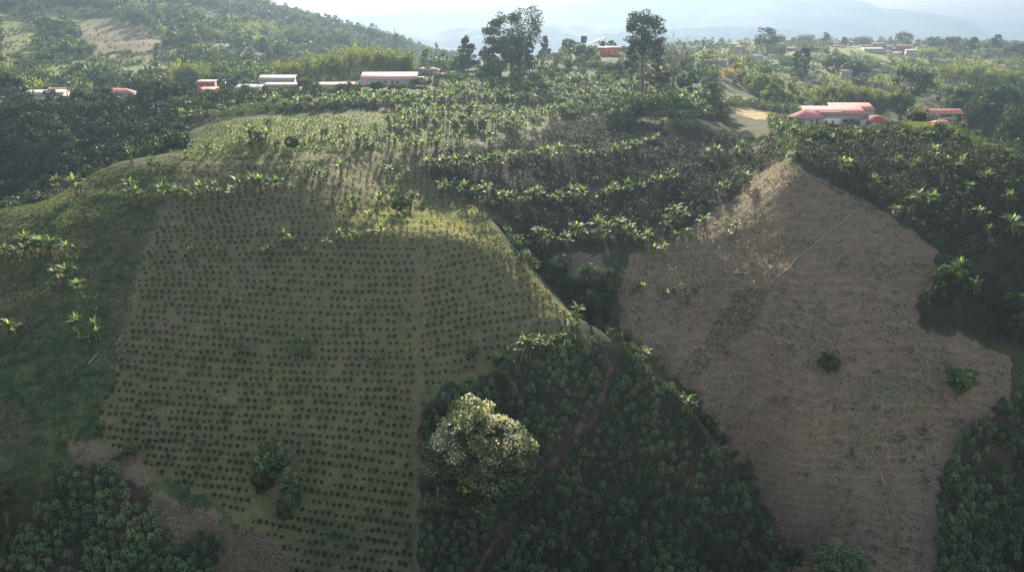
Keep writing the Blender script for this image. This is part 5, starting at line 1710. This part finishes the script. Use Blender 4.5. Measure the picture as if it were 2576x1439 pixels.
extra(f4, 'counter', M_WHITE, [(-3.4, 3.6, -3.0, -2.7, .6, 1.25)], 'white counter band')
f5 = house('kiosk', 'small red kiosk with pale awning in front of the pavilion', 2365, 251, 4.2, 3, 2.0, 'hip', .8, M_PINK, M_ORANGE, 4, [(.3, .6, 1.3, .9)], [(-.55, .8, 1.8)], 'kiosk', 324, 3)
loc = (*point(2390, 327, 249),)
t = thing('terrace_table', 'pale flat terrace slab beside the red kiosk', 'terrace', loc)
extra(t, 'slab', M_WHITE, [(.2, 3.2, -1, .8, .5, .62)])
extra(t, 'leg', M_POST, [(.4, .55, -.8, -.65, -2.2, .5)])
extra(t, 'leg', M_POST, [(2.8, 2.95, -.8, -.65, -2.2, .5)])
for lab, A, B in (('low yellow wall between the dark tree and the pavilion', (2268, 312, 256), (2352, 316, 254)), ('short low yellow wall in front of the white panel', (2150, 326, 246), (2192, 326, 245)), ('low yellow wall below the white house front', (2030, 322, 247), (2082, 326, 247))):
    p, q = np.array(point(*A)), np.array(point(*B))
    t = thing('garden_wall', lab, 'wall', p, math.atan2(q[1] - p[1], q[0] - p[0]))
    Lw = float(np.hypot(*(q - p)[:2]))
    extra(t, 'wall', M_YELLOW, [(0, Lw, -.1, .1, -2.0, .75)])
    extra(t, 'cap', M_WHITE, [(-.05, Lw + .05, -.14, .14, .753, .83)])

# the town
TOWN = [(1532, 137, 470, 11.5, 3.6, 'shed', .8, M_DRED, M_ORANGE, 'orange-red house standing above the hilltop grove'),
        (1402, 146, 450, 5, 2.0, 'gable', 1.2, M_RED, M_WHITE, 'tiny red-roofed hut in the trees right of the tallest ridge tree'),
        (1752, 132, 640, 14, 2.2, 'gable', 1.6, M_WROOF, M_WHITE, 'white-roofed house left of the cypress'),
        (1815, 133, 680, 26, 2.2, 'gable', 2.0, M_GREY, M_PLASTER, 'long dark grey hall right of the cypress'),
        (1700, 137, 620, 20, 2.4, 'gable', 1.6, M_PINK, M_PLASTER, 'long low house behind the bare tree'),
        (1740, 154, 540, 7, 2.6, 'gable', 1.2, M_GREY, M_WHITE, 'small whitish house below the white-roofed one'),
        (1905, 133, 700, 9, 3.0, 'gable', 1.6, M_WROOF, M_WHITE, 'small white house left of the big dense tree'),
        (1880, 136, 660, 8, 2.5, 'shed', 1.2, M_GREY, M_BRICK, 'low brownish house between hall and white house'),
        (1990, 132, 820, 10, 2.6, 'gable', 1.4, M_PINK, M_WHITE, 'pale house right of the big dense tree'),
        (2108, 134, 900, 13, 4, 'gable', 2, M_PINK, M_WHITE, 'white house with faded roof at the left end of the village'),
        (2133, 131, 930, 12, 4, 'gable', 2, M_WROOF, M_WHITE, 'white-roofed house second in the village'),
        (2158, 136, 900, 12, 4, 'shed', 1.6, M_GREY, M_WHITE, 'whitish house with grey roof in the village'),
        (2182, 131, 940, 13, 4, 'gable', 2, M_PINK, M_PLASTER, 'grey-walled house in the middle of the village'),
        (2212, 130, 940, 19, 6, 'gable', 2.4, M_GREY, M_PLASTER, 'large grey hall in the village'),
        (2240, 132, 930, 12, 5, 'gable', 2, M_WROOF, M_WHITE, 'white house right of the large grey hall'),
        (2268, 130, 920, 18, 5, 'gable', 2.6, M_PINK, M_BRICK, 'brownish house with faded roof at the right end of the village'),
        (2292, 138, 880, 12, 4, 'shed', 1.6, M_GREY, M_WHITE, 'whitish low house below the right end of the village'),
        (2196, 142, 840, 22, 3, 'shed', 1.6, M_WROOF, M_PLASTER, 'long pale shed in front of the village'),
        (2085, 129, 980, 11, 4, 'gable', 1.8, M_PINK, M_WHITE, 'small pale house just left of the village'),
        (2146, 127, 1000, 13, 4, 'gable', 2, M_RED, M_WHITE, 'red-roofed house at the back of the village'),
        (2228, 138, 880, 12, 3, 'gable', 1.6, M_WROOF, M_WHITE, 'low white house in front of the large grey hall'),
        (2256, 139, 880, 11, 3, 'shed', 1.4, M_PINK, M_WHITE, 'low faded house in front of the brownish village house'),
        (2318, 131, 950, 12, 4, 'gable', 1.8, M_GREY, M_WHITE, 'lone grey-roofed house right of the village'),
        (1850, 127, 780, 12, 3, 'gable', 1.6, M_RED, M_WHITE, 'small red-roofed house behind the long dark grey hall'),
        (1958, 130, 860, 11, 3, 'gable', 1.6, M_WROOF, M_WHITE, 'small white-roofed house right beside the big dense tree'),
        (2128, 186, 560, 7, 3, 'gable', 1.4, M_PINK, M_PLASTER, 'tiny faded house in the trees right of the terraced field'),
        (1895, 185, 470, 9, 2.4, 'gable', 1.4, M_GREY, M_PLASTER, 'grey-roofed house half hidden above the clipped hedge'),
        (2398, 162, 620, 9, 2.4, 'gable', 1.4, M_PINK, M_PLASTER, 'faded house beside the right-hand bamboo')]
for px, base, Y, L, h, rk, rise, rm, wm, lab in TOWN:
    house('town_house', lab, px, Y, L, min(8, L * .6), h, rk, rise, rm, wm, float(RNG.uniform(-12, 12)), [(-.5, h * .35, 1.2, 1.0), (.5, h * .35, 1.2, 1.0)], [(0, 1.1, 2.0)], 'house', base, 6, 2.2)
# unfinished frame building below the town
loc = (*point(1790, 165, 520),)
t = thing('frame_building', 'unfinished two-storey frame building with an orange top below the town', 'building', loc)
extra(t, 'slab', M_PLASTER, [(-11, 11, -4, 4, -.1, .15)])
extra(t, 'slab', M_WHITE, [(-12, 12, -4.5, 4.5, 3.1, 3.4)])
extra(t, 'roof', M_ORANGE, [(-8, 6, -4.2, 4.2, 6.2, 6.5)], 'orange roof slab')
extra(t, 'back_wall', M_PLASTER, [(-11, 11, 3.6, 4, .15, 3.1)])
extra(t, 'basement', M_STONE, [(-10, 10, -3.5, 3.5, -6, -.1)])
for x in (-10.5, -7, -3.5, 0, 3.5, 7, 10.5):
    extra(t, 'column', M_WHITE, [(x - .22, x + .22, -3.9, -3.46, .15, 3.1)])
for x in (-7.6, -3.8, 0, 3, 5.6):
    extra(t, 'column', M_WHITE, [(x - .2, x + .2, -3.9, -3.5, 3.4, 6.2)])
# white slanting sheet and dark tank on the ridge
loc = (*point(1498, 112, 500),)
t = thing('sheet_roof', 'white sheet roof slanting up to the right on the skyline', 'roof', loc)
M = Mesh()
M.add([(-8, -2, -1), (6.5, -2, 4.2), (6.5, 3, 4.6), (-8, 3, -.6), (-8, -2, -1.15), (6.5, -2, 4.05), (6.5, 3, 4.45), (-8, 3, -.75)], [(0, 1, 2, 3), (7, 6, 5, 4), (0, 4, 5, 1), (1, 5, 6, 2), (2, 6, 7, 3), (3, 7, 4, 0)])
put('sheet', M.mesh('sheet', M_WROOF), parent=t)
for x, z in ((6.2, 4), (0, 1.7), (-7, -1)):
    M = Mesh()
    box(M, x - .1, x + .1, -1.6, -1.4, -9, z - .1)
    put('post', M.mesh('sheet_post', M_POST), parent=t)
loc = (*point(1468, 110, 480),)
t = thing('water_tank', 'dark water tank standing on the skyline left of the white sheet', 'water tank', loc)
M = Mesh()
tube(M, [(0, 0, 0), (.1, 0, 2.4), (.2, 0, 4.2)], [1.6, 1.9, 2.0], 12)
put('tank', M.mesh('tank', plain_mat('tank_dark', (.05, .07, .06), .6, .3), True), parent=t)
for x in (-1.2, 1.2):
    M = Mesh()
    tube(M, [(x, 0, -9), (x, 0, .1)], [.15, .15], 5)
    put('leg', M.mesh('tank_leg', M_POST), parent=t)

# ------------------------------------------------------------------ things lying on the slopes
P = hit([2152, 2120, 2085, 2062, 2035, 2005, 1985, 1962], [532, 560, 585, 606, 628, 652, 676, 697])
M = Mesh()
o0 = P[0].copy()
tube(M, P - o0 + (0, 0, .28), np.linspace(.13, .07, len(P)), 6)
tag(put('felled_pole', M.mesh('felled_pole', M_PALE_BARK, True), o0), 'long thin pale felled trunk curving down the brown clearing', 'felled trunk')
LOGS = [((2170, 1140), (2198, 1186), 'pale pole lying across another in the lower clearing'), ((2180, 1118), (2205, 1155), 'short pale pole beside the dead yellow plant'), ((2155, 1200), (2200, 1204), 'short pale log lying level in the lower clearing'),
        ((2330, 908), (2342, 950), 'thin pole below the right bend of the clearing'), ((1665, 700), (1672, 730), 'yellowish stick standing by the clearing bananas'), ((1580, 672), (1606, 690), 'white stick at the left of the clearing'),
        ((2235, 660), (2262, 640), 'short brown log near the right clearing edge'), ((222, 918), (256, 882), 'thin pale stick on the left meadow'), ((1945, 1358), (1985, 1364), 'dark log at the bottom of the gully'), ((2105, 870), (2118, 900), 'thin stick above the round shrub'), ((2215, 1190), (2225, 1232), 'thin pole low in the clearing'), ((1760, 690), (1772, 715), 'thin stick in the upper left clearing')]
for a, b, lab in LOGS:
    p, q = hit([a[0], b[0]], [a[1], b[1]])
    M = Mesh()
    tube(M, [(0, 0, .15), (q - p) / 2 + (0, 0, .3), q - p + (0, 0, .15)], [.11, .10, .06], 6)
    tag(put('pole', M.mesh('pole', M_PALE_BARK, True), p), lab, 'pole')
PILES = [(2002, 542, 1.3, 'dark brush pile high on the clearing'), (1860, 690, 1.0, 'brush pile left of the long felled trunk'), (1985, 880, 1.2, 'brush pile in the middle of the clearing'), (1830, 892, 1.2, 'brush pile in the left of the clearing'), (2210, 942, 1.2, 'brush pile between the two green clearing trees'),
         (2288, 886, 1.1, 'brush pile near the right bend of the clearing'), (1975, 1006, 1.0, 'low brush pile in the lower clearing'), (2028, 1196, 1.4, 'fan-shaped pile of branches low in the clearing'), (2268, 1106, 1.5, 'pale stacked branch pile near the lower right clearing edge'), (2322, 1084, 1.2, 'reddish stump pile right of the pale branch pile'),
         (2142, 1146, 1.0, 'yellowed dead plant heap in the lower clearing'), (1730, 762, 1.2, 'dark brush heap beside the clearing bananas'), (2205, 1130, 1.1, 'grey branch heap above the crossed poles'), (1800, 1130, 1.8, 'tangle of cut stems on the gully edge'), (2410, 1062, 1.5, 'pile of cut branches at the right clearing corner'), (2330, 1215, 1.3, 'pale branch heap at the lower right clearing edge'), (1550, 800, 1.6, 'pale tangle of dead stems at the gully head'), (1950, 1005, .9, 'small dark brush heap in the clearing'), (1720, 735, .9, 'small brush heap among the clearing bananas')]
for i, (px, py, s, lab) in enumerate(PILES):
    p = hit(px, py)[0]
    r = np.random.default_rng(3000 + i)
    M = Mesh()
    for k in range(26):
        a = r.uniform(0, 6.28)
        b = np.array([math.cos(a), math.sin(a), 0]) * r.uniform(.1, .8) * s
        d = np.array([math.cos(a + r.normal() * .9), math.sin(a + r.normal() * .9), r.uniform(-.05, .5)]) * r.uniform(.6, 1.5) * s
        tube(M, [b + (0, 0, .1 + r.uniform(0, .35) * s), b + d * .5 + (0, 0, .3 * s), b + d + (0, 0, .12)], [.05, .045, .02], 4, r.uniform(0, 1))
    leaves(M, r.normal(0, .45 * s, (90, 3)) * (1, 1, .35) + (0, 0, .28 * s), .35, r.uniform(0, .4, 90), r, .4, .5, 1)
    tag(put('brush_pile', M.mesh('brush_pile', [M_STRAW, M_LEAF['dry']]), p), lab, 'brush pile')
p = hit(52, 497)[0]
M = Mesh()
tube(M, [(0, 0, -.1), (0, 0, .1), (0, 0, .5), (0, 0, .95), (0, 0, 1.0)], [.33, .36, .38, .36, .3], 14)
tag(put('barrel', M.mesh('barrel', M_BLUE, True), p), 'small blue barrel on the far left earth path', 'barrel')


# ------------------------------------------------------------------ air, sky, sun, camera
def haze():
    M = Mesh()
    box(M, -21000, 21000, -260, 16900, -900, 640)
    m = bpy.data.materials.new('haze_air')
    m.use_nodes = True
    nt = m.node_tree
    nt.nodes.clear()
    v = N(nt, 'ShaderNodeVolumePrincipled')
    v.inputs['Color'].default_value = (.168, .232, .335, 1)
    v.inputs['Density'].default_value = HAZE
    v.inputs['Anisotropy'].default_value = .46
    o = N(nt, 'ShaderNodeOutputMaterial')
    nt.links.new(v.outputs[0], o.inputs['Volume'])
    m.cycles.homogeneous_volume = True
    return kind(put('haze', M.mesh('haze', m)), 'stuff')


HAZE = .00029
AZ, EL = math.radians(-1), math.radians(22)
haze()
w = bpy.data.worlds.new('World')
S.world = w
w.use_nodes = True
nt = w.node_tree
nt.nodes.clear()
sky = N(nt, 'ShaderNodeTexSky')
sky.sky_type = 'NISHITA'
sky.sun_disc = False
sky.sun_elevation = EL
sky.sun_rotation = AZ
sky.altitude = 1500
sky.air_density = 1.0
sky.dust_density = 4.0
sky.ozone_density = 1.0
bg = N(nt, 'ShaderNodeBackground')
bg.inputs['Strength'].default_value = .102
nt.links.new(mixc(nt, 1, sky.outputs[0], (1.22, 1.0, .74), 'MULTIPLY'), bg.inputs[0])
nt.links.new(bg.outputs[0], N(nt, 'ShaderNodeOutputWorld').inputs[0])

sd = Vector((math.sin(AZ) * math.cos(EL), math.cos(AZ) * math.cos(EL), math.sin(EL)))
L = bpy.data.lights.new('sun', 'SUN')
L.energy = 4.9
L.angle = math.radians(.5)
L.color = (1, .91, .72)
so = bpy.data.objects.new('sun', L)
COL.objects.link(so)
so.rotation_euler = sd.to_track_quat('Z', 'Y').to_euler()

cam = bpy.data.cameras.new('camera')
cam.sensor_width = 36
cam.lens = 36 * 731 / 1024
cam.clip_start = .5
cam.clip_end = 40000
co = bpy.data.objects.new('camera', cam)
COL.objects.link(co)
co.rotation_euler = (math.pi / 2 - TH, 0, 0)
S.camera = co
vs = S.view_settings
vs.view_transform = 'Standard'
vs.look = 'None'
vs.exposure = 2.27
vs.gamma = 1
S.display_settings.display_device = 'sRGB'
cy = S.cycles
cy.max_bounces = 5
cy.diffuse_bounces = 2
cy.glossy_bounces = 2
cy.transmission_bounces = 3
cy.transparent_max_bounces = 4
cy.volume_bounces = 0
cy.use_denoising = True
cy.sample_clamp_indirect = 6
cy.caustics_reflective = False
cy.caustics_refractive = False
S.render.use_persistent_data = False
